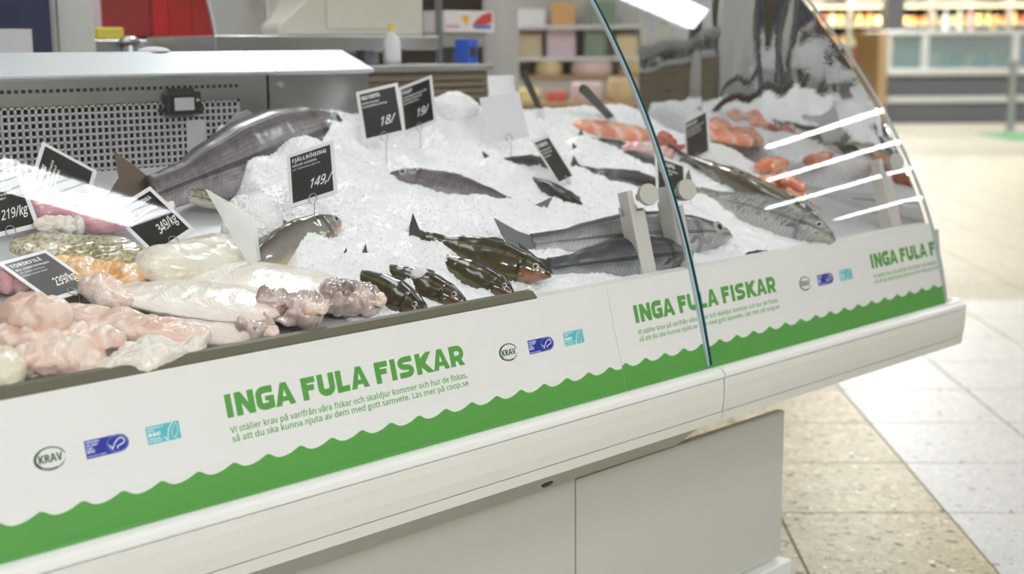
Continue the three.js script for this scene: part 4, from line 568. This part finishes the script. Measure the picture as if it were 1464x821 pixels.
// ---------------------------------------------------------------- utensils at the back of the ice
{
  const utensil = (name, label, A, B, w, mat, hole) => { const a = P(A[0], A[1], 0.19), b = P(B[0], B[1], 0.035), t = thing(name, label, 'utensil', [b.x, b.y, b.z]); const d = a.clone().sub(b), L = d.length();
    const g = new THREE.Group(); const q = new THREE.Quaternion().setFromUnitVectors(V(0, 1, 0), d.clone().normalize()); t.quaternion.copy(q);
    const s = new THREE.Shape(); s.moveTo(-w * 0.35, 0.02); s.lineTo(-w / 2, L * 0.94); s.quadraticCurveTo(-w / 2, L, 0, L); s.quadraticCurveTo(w / 2, L, w / 2, L * 0.94); s.lineTo(w * 0.35, 0.02); if (hole) { const h = new THREE.Path(); h.absellipse(0, L * 0.93, w * 0.22, w * 0.3, 0, 6.283, true); s.holes.push(h); }
    mesh('handle', new THREE.ExtrudeGeometry(s, { depth: 0.007, bevelEnabled: true, bevelSize: 0.0015, bevelThickness: 0.0015, bevelSegments: 2 }), mat, t);
    mesh('blade', loft({ n: 14, m: 14, L: 0.09, up: x => 0.004, dn: x => 0.004, wd: x => 0.026 * Math.sqrt(Math.max(0, 1 - (2 * x - 1) ** 2)), color: () => [0.6, 0.6, 0.6] }).rotateZ(Math.PI / 2).translate(0, -0.01, 0.004), M.steel, t); };
  utensil('serving_spoon', 'black handled serving spoon with hanging hole leaning over the ice', [830, 124], [882, 178], 0.022, M.black, true);
  utensil('serving_tongs', 'dark serving tongs standing at the back of the ice', [747, 104], [778, 172], 0.014, M.black, false);
  const a = onZ(742, 165, -1.0), t = thing('acrylic_stand', 'clear acrylic card stand behind the blank white card', 'card holder', [a.x - 0.06, deckY(-0.99) + 0.05, -0.985]);
  mesh('plate', box(-0.045, 0.03, 0.0, 0.13, -0.002, 0.001).rotateX(-0.25).rotateY(-0.5), M.acrylic, t);
}

// ---------------------------------------------------------------- staff side behind the counter
const zbox = (x0, y0, x1, y1, z, d, r = 0) => { const a = onZ(x0, y1, z), b = onZ(x1, y0, z); return box(a.x, b.x, a.y, b.y, z - d, z, r); };
{
  // wall-side worktable carrying the crate and sink
  const t = thing('worktable', 'stainless worktable behind the ledge carrying the red crate', 'table', [1.9, 0, -2.1]), top = onZ(250, 57, -1.9).y;
  part('table_top', box(1.15, 2.9, top - 0.04, top, -2.5, -1.85, 0.006), M.steel, t);
  for (const [x, z] of [[1.18, -1.9], [2.86, -1.9], [1.18, -2.45], [2.86, -2.45]]) part('leg', box(x - 0.02, x + 0.02, 0, top - 0.04, z - 0.02, z + 0.02), M.steelDull, t);
  part('splashback', box(1.15, 2.9, 0.9, top - 0.04, -1.95, -1.93), M.steelDull, t);
  const c0 = onZ(217, 56, -1.95), c1 = onZ(334, 0, -1.95), crate = thing('plastic_crate', 'bright red plastic crate on the worktable', 'crate', [(c0.x + c1.x) / 2, top, -2.1]), cw = (c1.x - c0.x) / 2;
  mesh('tub', join([box(-cw, cw, 0, 0.012, -0.14, 0.15), box(-cw, cw, 0, 0.19, 0.14, 0.15, 0.004), box(-cw, cw, 0, 0.19, -0.14, -0.13, 0.004), box(-cw, -cw + 0.01, 0, 0.19, -0.14, 0.15, 0.004), box(cw - 0.01, cw, 0, 0.19, -0.14, 0.15, 0.004)]), M.red, crate);
  mesh('rim', join([box(-cw - 0.018, cw + 0.018, 0.13, 0.15, 0.145, 0.165, 0.005), box(cw - 0.004, cw + 0.018, 0.13, 0.15, -0.15, 0.165, 0.005), box(-cw - 0.018, -cw + 0.004, 0.13, 0.15, -0.15, 0.165, 0.005)]), M.red, crate);
  for (const k of [-0.55, 0, 0.55]) mesh('rib', box(k * cw - 0.006, k * cw + 0.006, 0.01, 0.13, 0.15, 0.156), M.red, crate);
  const sp = onZ(151, 46, -1.9); single('sponge', 'yellow cleaning sponge on the worktable edge', 'sponge', new RoundedBoxGeometry(0.085, 0.034, 0.06, 3, 0.008).translate(sp.x, top + 0.017, -1.9), M.yellow);
  const tp = onZ(172, 62, -1.88), tap = thing('tap', 'chrome tap knob in front of the worktable', 'tap', [tp.x, top - 0.05, -1.83]); mesh('body', new THREE.CylinderGeometry(0.016, 0.02, 0.05, 20).translate(0, 0.01, 0), M.steel, tap); mesh('knob', new THREE.SphereGeometry(0.02, 20, 14).scale(1.5, 0.8, 1).translate(0, 0.045, 0), M.steel, tap);
  const wall = thing('tiled_partition', 'pinkish grey wall panels with dark upright joints behind the crate', 'partition', [2.0, 0, -2.9]);
  for (let k = 0; k < 9; k++) part('panel', box(0.9 + k * 0.3, 1.19 + k * 0.3, 0.02, 2.4, -2.92, -2.9), M.pinkWall, wall); part('frame', box(0.88, 3.6, 0, 2.42, -2.95, -2.921), M.greyDark, wall);
  const d = onZ(240, 74, -1.08); single('ceramic_dome', 'small white dome lying on the steel ledge', 'lid', new THREE.SphereGeometry(0.036, 28, 12, 0, 6.283, 0, Math.PI / 2).scale(1, 0.32, 1).translate(d.x, 1.304, -1.14), M.whiteCloth);
  // hanging apron and white cloth, upright white case
  const a0 = onZ(-60, 0, -1.55), a1 = onZ(72, 0, -1.55), ap = thing('work_apron', 'navy blue work apron hanging with a white cloth over it', 'apron', [(a0.x + a1.x) / 2, 0.9, -1.55]), aw = (a1.x - a0.x) / 2;
  const wav = (w, h, dep, x0) => { const g = new THREE.PlaneGeometry(w, h, 60, 20), p = g.attributes.position; for (let i = 0; i < p.count; i++) p.setZ(i, dep * Math.sin(p.getX(i) * 45) * (0.6 + 0.4 * N3(p.getX(i) * 8, p.getY(i) * 3, 2))); g.computeVertexNormals(); return g.translate(x0, h / 2, 0); };
  mesh('apron_cloth', wav(aw * 2, 0.9, 0.012, 0), new THREE.MeshPhysicalMaterial({ color: new THREE.Color(0.025, 0.035, 0.1), roughness: 0.9, side: THREE.DoubleSide }), ap);
  const wc = mesh('white_cloth', wav(aw * 1.42, 0.46, 0.012, -aw * 0.29), new THREE.MeshPhysicalMaterial({ color: new THREE.Color(0.8, 0.79, 0.82), roughness: 0.9, side: THREE.DoubleSide }), ap); wc.position.z = 0.03;
  mesh('hanger_rail', new THREE.CylinderGeometry(0.008, 0.008, aw * 2.1, 12).rotateZ(Math.PI / 2).translate(0, 0.9, 0), M.steelDull, ap); for (const k of [-1, 1]) mesh('rail_post', box(k * aw - 0.01, k * aw + 0.01, -0.9, 0.92, -0.03, -0.01), M.steelDull, ap);
  const p0 = onZ(74, 0, -1.62), p1 = onZ(134, 0, -1.62), ps = thing('upright_cabinet', 'plain pale grey upright cabinet beside the navy apron', 'cabinet', [(p0.x + p1.x) / 2, 0, -1.72]); const pw = (p1.x - p0.x) / 2;
  mesh('body', box(-pw, pw, 0.06, 1.75, -0.1, 0.1, 0.006), M.post, ps); mesh('door', box(-pw + 0.008, pw - 0.008, 0.08, 1.73, 0.1, 0.112, 0.003), M.post, ps); mesh('foot', box(-pw + 0.01, pw - 0.01, 0, 0.06, -0.09, 0.09), M.greyDark, ps);
}
{
  // long steel shelf with the weighing and wrapping machine
  const s0 = onZ(308, 72, -1.5), s1 = onZ(628, 71, -1.5), y0 = s1.y, y1 = onZ(500, 51, -1.5).y, sh = thing('steel_shelf', 'long stainless shelf standing over the ledge', 'shelf', [(s0.x + s1.x) / 2, 0, -1.6]);
  part('shelf_board', box(s0.x, s1.x, y0, y1, -1.85, -1.5, 0.004), M.steel, sh); part('end_cap', box(s1.x, s1.x + 0.012, y0, y1, -1.85, -1.502), M.greyDark, sh);
  for (const x of [s0.x + 0.05, s1.x - 0.06]) part('leg', box(x - 0.02, x + 0.02, 0, y0, -1.8, -1.76), M.steelDull, sh);
  const m0 = onZ(412, 50, -1.56), m1 = onZ(614, 50, -1.56), mc = thing('wrapping_machine', 'beige wrapping machine with sloping shoulder on the steel shelf', 'machine', [m0.x, y1, -1.7]), w = m1.x - m0.x;
  const shp = new THREE.Shape(); shp.moveTo(0, 0.004); shp.lineTo(w, 0.004); shp.lineTo(w, 0.3); shp.lineTo(w * 0.3, 0.3); shp.lineTo(w * 0.24, 0.15); shp.quadraticCurveTo(w * 0.22, 0.11, w * 0.16, 0.085); shp.lineTo(0.02, 0.035); shp.quadraticCurveTo(0, 0.028, 0, 0.012);
  mesh('housing', new THREE.ExtrudeGeometry(shp, { depth: 0.2, bevelEnabled: true, bevelSize: 0.006, bevelThickness: 0.006, bevelSegments: 2 }).translate(0, 0.004, -0.1), M.beige, mc);
  mesh('side_panel', box(w * 0.3, w * 0.78, 0.02, 0.28, 0.106, 0.111, 0.003), M.beige, mc); for (const k of [0.06, 0.9]) mesh('foot', new THREE.CylinderGeometry(0.012, 0.014, 0.006, 16).translate(w * k, 0.003, 0), M.black, mc);
  const g0 = onZ(340, 45, -1.62), gt = thing('tilted_tray', 'grey steel tray propped up beside the beige machine', 'tray', [onZ(372, 50, -1.62).x, y1, -1.68]); mesh('sheet', box(-0.11, 0.07, 0, 0.34, -0.005, 0.005, 0.003).rotateX(-0.2), M.steelDull, gt); mesh('rolled_rim', tube([V(-0.11, 0, 0.006), V(-0.11, 0.33, -0.06), V(0.07, 0.33, -0.06), V(0.07, 0, 0.006)], 0.006, 40, 8), M.steelDull, gt);
  const pl = onZ(627, 20, -1.62); const pole = thing('steel_pole', 'grey upright steel pole at the end of the shelf', 'pole', [pl.x, 0, -1.62]); mesh('tube', new THREE.CylinderGeometry(0.011, 0.011, 2.6, 20).translate(0, 1.3, 0), M.greyDark, pole); mesh('foot_plate', new THREE.CylinderGeometry(0.05, 0.06, 0.012, 24).translate(0, 0.006, 0), M.greyDark, pole);
  // low slatted service unit past the ledge end
  const b0 = onZ(620, 142, -1.35), b1 = onZ(700, 120, -1.35), su = thing('slatted_unit', 'brown slatted service unit past the end of the ledge', 'unit', [(b0.x + b1.x) / 2, 0, -1.5]), yt = onZ(650, 92, -1.35).y;
  part('body', box(b0.x - 0.25, b1.x, 0, yt - 0.02, -1.7, -1.36), M.slat, su); part('top', box(b0.x - 0.26, b1.x + 0.01, yt - 0.02, yt, -1.72, -1.34, 0.004), M.steelDull, su);
  for (let k = 0; k < 9; k++) part('slat', box(b0.x - 0.24, b1.x - 0.005, yt - 0.045 - k * 0.02, yt - 0.033 - k * 0.02, -1.36, -1.348, 0.002), M.slat, su);
  const q = onZ(586, 92, -1.42), tl = thing('squeeze_bottle', 'white squeeze bottle on the slatted unit', 'bottle', [q.x, yt, -1.5]); mesh('bottle', new THREE.LatheGeometry([[0, 0], [0.025, 0], [0.027, 0.02], [0.026, 0.07], [0.01, 0.09], [0.008, 0.1], [0, 0.1]].map(p => new THREE.Vector2(...p)), 24), M.whiteCloth, tl); mesh('cap', new THREE.CylinderGeometry(0.009, 0.011, 0.02, 16).translate(0, 0.108, 0), M.yellow, tl);
  const k = onZ(666, 75, -1.5), bl = thing('glove_dispenser', 'bright blue box clipped to a steel stand', 'dispenser', [k.x, yt, -1.5]); mesh('box', box(-0.02, 0.024, 0, 0.075, -0.03, 0.03, 0.004), M.blue, bl); mesh('opening', box(-0.012, 0.016, 0.02, 0.05, 0.03, 0.031), M.dark, bl);
  const c0 = onZ(636, 46, -1.9), c1 = onZ(706, 16, -1.9), st = thing('label_box', 'white carton with red and yellow print on a small stand', 'carton', [(c0.x + c1.x) / 2, 0, -1.95]), cw = (c1.x - c0.x) / 2;
  const print = canvasTex(256, 128, (g, w, h) => { g.fillStyle = '#f2ecf0'; g.fillRect(0, 0, w, h); g.fillStyle = '#d8402c'; g.beginPath(); g.moveTo(140, 90); g.quadraticCurveTo(180, 10, 246, 8); g.lineTo(246, 70); g.lineTo(150, 100); g.fill(); g.fillStyle = '#f0b840'; g.beginPath(); g.moveTo(84, 30); g.lineTo(110, 96); g.lineTo(130, 26); g.fill(); g.fillStyle = '#5a78d8'; g.fillRect(150, 82, 92, 26); g.fillStyle = '#c9a4b8'; g.fillRect(8, 84, 68, 18); });
  const cm = new THREE.Mesh(box(-cw, cw, c0.y, c1.y, -0.06, 0.05), [M.whiteCloth, M.whiteCloth, M.whiteCloth, M.whiteCloth, new THREE.MeshPhysicalMaterial({ map: print, roughness: 0.5 }), M.whiteCloth]); cm.name = 'carton'; cm.castShadow = cm.receiveShadow = true; st.add(cm);
  mesh('stand_top', box(-cw, cw * 0.75, c0.y - 0.05, c0.y - 0.001, -0.06, 0.04), M.steelDull, st); mesh('stand_leg', box(-0.02, 0.02, 0, c0.y - 0.05, -0.03, 0.01), M.greyDark, st);
}
// ---------------------------------------------------------------- shop behind: objects stand on the floor, turned with the shop's grid
function gbox(name, label, category, px0, py0, px1, py1, depth, d, mat, group) { // one block by its front face; used for goods
  const a = onDepth(px0, py1, depth), b = onDepth(px1, py0, depth), w = Math.abs(b.clone().sub(a).dot(R0)), h = b.y - a.y, c = a.clone().add(b).multiplyScalar(0.5);
  const m = mesh(numbered(name), new RoundedBoxGeometry(w, h, d, 2, Math.min(w, h, d) * 0.12), mat, scene); m.position.copy(c).addScaledVector(FLAT, d / 2); m.rotation.y = YAW - Math.PI / 2; m.userData = { label, category }; if (group) m.userData.group = group; return m;
}
const gframe = (name, label, category, px, depth) => { const c = onDepth(px, 66, depth), t = thing(name, label, category, [c.x, 0, c.z]); t.rotation.y = YAW - Math.PI / 2; t.userData.k = undefined; delete t.userData.k; return t; }; // local x to the right, local -z away
{
  const pil = onDepth(716, 60, 5.6), pt = thing('pillar', 'thick grey round pillar behind the ice', 'pillar', [pil.x, 0, pil.z]);
  mesh('shaft', new THREE.CylinderGeometry(0.072, 0.072, CEIL - 0.08, 40).translate(0, (CEIL - 0.08) / 2 + 0.04, 0), M.pillar, pt); mesh('base_collar', new THREE.CylinderGeometry(0.09, 0.095, 0.1, 40).translate(0, 0.05, 0), M.greyDark, pt);
  // cheese and bakery stand beyond the ice
  const Z = 7.2, k = Z / FPX, t = gframe('cheese_stand', 'tiered wooden cheese stand beyond the fish counter', 'stand', 830, Z), y = py => onDepth(830, py, Z).y;
  mesh('base', box(-0.5, 0.75, 0, y(152), -0.7, 0.05), M.wood, t); mesh('table_board', box(-0.52, 0.77, y(152), y(146), -0.72, 0.08, 0.006), M.wood, t); mesh('upper_step', box(-0.5, 0.75, y(146), y(114), -0.72, -0.34), M.pillar, t); mesh('step_board', box(-0.52, 0.77, y(114), y(110), -0.74, -0.32, 0.005), M.wood, t);
  mesh('back_panel', box(-0.5, 0.9, y(110), 2.05, -0.78, -0.74), M.pillar, t); for (const q of [82, 34]) mesh('wall_shelf', box(-0.5, 0.9, y(q) - 0.02, y(q), -0.74, -0.42), M.whiteCloth, t);
  const wax = [std([0.8, 0.66, 0.4], 0.5), std([0.78, 0.62, 0.6], 0.5), std([0.72, 0.55, 0.3], 0.5), std([0.68, 0.14, 0.1], 0.4), std([0.8, 0.72, 0.35], 0.5)];
  const wheel = (label, lx, yy, lz, r, h, m, cut) => { const o = V(lx, yy, lz).applyAxisAngle(V(0, 1, 0), t.rotation.y).add(t.position); const pts = [[0, 0], [r * 0.92, 0], [r, h * 0.12], [r * 1.02, h * 0.5], [r, h * 0.88], [r * 0.92, h], [0, h]].map(p => new THREE.Vector2(...p)); const w = mesh(numbered('cheese_round'), new THREE.LatheGeometry(pts, 36), m, scene); w.position.copy(o); w.userData = { label, category: 'cheese' }; };
  const X = px => (px - 830) * k * 1.02;
  wheel('cream cheese wheel on the upper step of the stand', X(790), y(110) + 0.0, -0.5, 0.075, 0.09, wax[0]); wheel('wide pink rinded cheese wheel on the upper step', X(853), y(110), -0.5, 0.115, 0.075, wax[1]); wheel('golden cheese wheel at the end of the upper step', X(915), y(110), -0.5, 0.08, 0.085, wax[2]);
  wheel('low yellow cheese on the lower board by the pillar', X(757), y(146), -0.1, 0.07, 0.07, wax[4]); wheel('red waxed cheese on the lower board', X(797), y(146), -0.06, 0.055, 0.055, wax[3]); wheel('pale pink cheese on the lower board', X(840), y(146), -0.1, 0.08, 0.1, wax[1]); wheel('golden brown loaf cheese on the lower board', X(890), y(146), -0.12, 0.075, 0.12, wax[2]); wheel('yellow cheese between loaf and shelf end', X(935), y(146), -0.1, 0.07, 0.1, wax[4]);
  const put = (name, label, cat, px, w, sh, h, d, m) => { const o = V(X(px), y(sh), -0.58).applyAxisAngle(V(0, 1, 0), t.rotation.y).add(t.position); const q = mesh(numbered(name), new RoundedBoxGeometry(w, h, d, 2, 0.008).translate(0, h / 2, 0), m, scene); q.position.copy(o); q.rotation.y = t.rotation.y; q.userData = { label, category: cat }; };
  const pinkM = std([0.72, 0.58, 0.66], 0.6), tan = std([0.62, 0.52, 0.36], 0.6), org = std([0.75, 0.4, 0.15], 0.6), grn = std([0.2, 0.3, 0.22], 0.6);
  put('carton', 'white topped tan carton on the cheese stand shelf', 'carton', 762, 0.13, 82, 0.13, 0.2, tan); put('carton', 'lilac carton on the cheese stand shelf', 'carton', 808, 0.16, 82, 0.16, 0.2, pinkM); put('carton', 'dark green carton on the cheese stand shelf', 'carton', 858, 0.12, 82, 0.14, 0.2, grn); put('carton', 'cream carton at the shelf end of the stand', 'carton', 905, 0.12, 82, 0.12, 0.2, wax[0]);
  put('carton', 'white carton on the top stand shelf', 'carton', 765, 0.15, 34, 0.09, 0.2, M.whiteCloth); put('carton', 'orange topped carton on the top stand shelf', 'carton', 812, 0.13, 34, 0.12, 0.2, org); put('carton', 'olive carton on the top stand shelf', 'carton', 870, 0.14, 34, 0.13, 0.2, grn);
}
{
  // far island: glazed freezer counter behind posts and rails
  const Z = 23.5, k = Z / FPX, yy = py => onDepth(1360, py, Z).y, t = gframe('freezer_island', 'long glazed freezer counter with dark base across the aisle', 'counter', 1320, Z), X = px => (px - 1320) * k * 1.0;
  const gm = std([0.85, 0.95, 0.95], 0.02, { transmission: 0.8, thickness: 0, side: THREE.DoubleSide });
  mesh('base', box(X(1272), X(1530), 0, yy(112), -1.6, -0.12), M.greyDark, t); mesh('upper_bumper', box(X(1270), X(1530), yy(108), yy(98), -1.6, 0.02, 0.03), M.post, t); mesh('lower_bumper', box(X(1272), X(1530), yy(147), yy(138), -1.6, -0.02, 0.03), M.post, t);
  mesh('front_glass', box(X(1272), X(1530), yy(98), yy(50), -0.04, -0.03), gm, t); mesh('top_rail', box(X(1268), X(1530), yy(50), yy(43), -1.6, 0.0, 0.02), M.post, t); for (const q of [1272, 1324, 1452]) mesh('glazing_post', box(X(q) - 0.07, X(q) + 0.05, yy(100), yy(48), -0.06, -0.01), M.post, t);
  mesh('wooden_end', box(X(1257), X(1269), 0, yy(46), -1.6, 0.05), M.wood, t); mesh('inner_back', box(X(1272), X(1530), yy(98), yy(50), -1.6, -1.5), M.pillar, t);
  const packs = [std([0.1, 0.42, 0.46], 0.5), std([0.75, 0.8, 0.78], 0.5), std([0.1, 0.35, 0.2], 0.5), std([0.12, 0.2, 0.5], 0.5), std([0.8, 0.8, 0.7], 0.5)];
  for (let i = 0; i < 22; i++) { const c = i < 6 ? 0 : Math.floor(rnd() * 5); gbox('frozen_pack', `${['teal', 'white', 'green', 'blue', 'cream'][c]} frozen food pack seen through the freezer counter glass`, 'pack', 1277 + i * 8.6, 70 + (rnd() * 14 - (i > 6 ? 0 : 4)), 1284 + i * 8.6, 98, Z + 0.25 + rnd() * 0.2, 0.3, packs[c], `${['teal', 'white', 'green', 'blue', 'cream'][c]} packs in the freezer counter`); }
  for (const [px, h0, base, lab] of [[1322, 85, 168, 'steel barrier post at the corner of the freezer counter'], [1444, 90, 190, 'steel barrier post on the green mat'], [1254, 90, 150, 'steel barrier post beside the wooden counter end']]) { const d = onPlane(px, base, V(0, 0, 0), V(0, 1, 0)), dep = d.clone().sub(EYE).dot(FLAT), p = thing('barrier_post', lab, 'post', [d.x, 0, d.z]), H = onDepth(px, h0, dep).y; mesh('tube', new THREE.CylinderGeometry(0.058, 0.058, H - 0.02, 24).translate(0, H / 2, 0), M.steelDull, p); mesh('cap', new THREE.SphereGeometry(0.06, 20, 10, 0, 6.283, 0, 1.57).translate(0, H - 0.02, 0), M.greyDark, p); mesh('foot_ring', new THREE.CylinderGeometry(0.1, 0.11, 0.03, 24).translate(0, 0.015, 0), M.steelDull, p); }
  const mt = onPlane(1452, 196, V(0, 0, 0), V(0, 1, 0)); single('floor_mat', 'green floor mat under the barrier post', 'mat', new RoundedBoxGeometry(1.6, 0.012, 1.5, 2, 0.005).rotateY(GRID).translate(mt.x + 0.35, 0.006, mt.z + 0.3), std([0.16, 0.42, 0.2], 0.7));
  // warm lit shelving further back
  const Z2 = 29, y2 = py => onDepth(1300, py, Z2).y, s = gframe('wall_shelving', 'dark shop shelving full of warmly lit goods', 'shelving', 1300, Z2), X2 = px => (px - 1300) * Z2 / FPX;
  mesh('back', box(X2(1120), X2(1560), 0, 3.0, -0.9, -0.8), M.greyDark, s); for (const q of [160, 122, 92, 62, 34, 8]) mesh('shelf_board', box(X2(1120), X2(1560), y2(q) - 0.04, y2(q), -0.8, 0), M.pillar, s); for (const q of [1122, 1215, 1330, 1440, 1556]) mesh('upright', box(X2(q) - 0.05, X2(q) + 0.05, 0, 3.0, -0.82, 0.02), M.greyDark, s);
  const goods = [std([0.75, 0.55, 0.25], 0.5), std([0.8, 0.72, 0.5], 0.5), std([0.7, 0.35, 0.15], 0.5), std([0.78, 0.75, 0.68], 0.5), std([0.55, 0.15, 0.12], 0.5), std([0.35, 0.4, 0.2], 0.5)];
  for (const [q, h] of [[160, 24], [122, 20], [92, 22], [62, 20], [34, 18]]) for (let px = 1128; px < 1552; px += 9.5 + rnd() * 5) { if (q > 64 && px > 1262) continue; const w = 6 + rnd() * 4, c = Math.floor(rnd() * 6), cn = ['golden', 'straw coloured', 'orange brown', 'off-white', 'dark red', 'olive'][c]; gbox('shelf_pack', `small ${cn} pack among the goods on the dark shelving`, 'pack', px, q - h * (0.55 + rnd() * 0.4), px + w, q, Z2 + 0.15, 0.3, goods[c], `${cn} packs on the far shelving`); }
  const pl = onDepth(1277, 20, 26.5), pp = thing('shop_column', 'dark grey square column rising behind the freezer counter', 'column', [pl.x, 0, pl.z]); pp.rotation.y = YAW - Math.PI / 2; mesh('shaft', box(-0.17, 0.17, 0, CEIL, -0.17, 0.17), M.greyDark, pp); mesh('skirting', box(-0.2, 0.2, 0, 0.15, -0.2, 0.2), M.black, pp);
  for (const [px0, h, m, lab] of [[1352, 30, goods[3], 'tall white bottle standing on the freezer counter rail'], [1372, 34, goods[1], 'tall cream bottle standing on the freezer counter rail'], [1388, 32, std([0.75, 0.5, 0.5], 0.5), 'tall rosy bottle standing on the freezer counter rail'], [1420, 20, goods[0], 'short golden jar standing on the freezer counter rail']]) { const o = onDepth(px0, 43, Z + 0.4), H = h * k, b = thing('bottle', lab, 'bottle', [o.x, yy(43), o.z]); mesh('glass_body', new THREE.LatheGeometry([[0, 0], [0.05, 0], [0.055, H * 0.6], [0.022, H * 0.78], [0.02, H * 0.95], [0, H * 0.95]].map(p => new THREE.Vector2(...p)), 20), m, b); mesh('cap', new THREE.CylinderGeometry(0.024, 0.024, H * 0.07, 16).translate(0, H * 0.97, 0), M.greyDark, b); }
  for (const px of [1175, 1240, 1310, 1400, 1480]) { const o = onDepth(px, -20, Z2 - 0.6), l = thing('shelf_lamp', 'warm spot lamp above the far shelving', 'lamp', [o.x, 2.75, o.z], 'warm lamps over the far shelving'); mesh('shade', new THREE.CylinderGeometry(0.06, 0.12, 0.16, 24, 1, true), M.greyDark, l); mesh('bulb', new THREE.SphereGeometry(0.05, 16, 12), new THREE.MeshStandardMaterial({ color: 0xffffff, emissive: new THREE.Color(1, 0.8, 0.5), emissiveIntensity: 20 }), l); mesh('cord', new THREE.CylinderGeometry(0.008, 0.008, CEIL - 2.8, 8).translate(0, (CEIL - 2.8) / 2 + 0.07, 0), M.black, l); const P0 = new THREE.PointLight(new THREE.Color(1, 0.82, 0.55), 9, 0, 2); P0.position.set(o.x, 2.66, o.z); P0.castShadow = true; scene.add(P0); }
}
renderer.render(scene, camera);
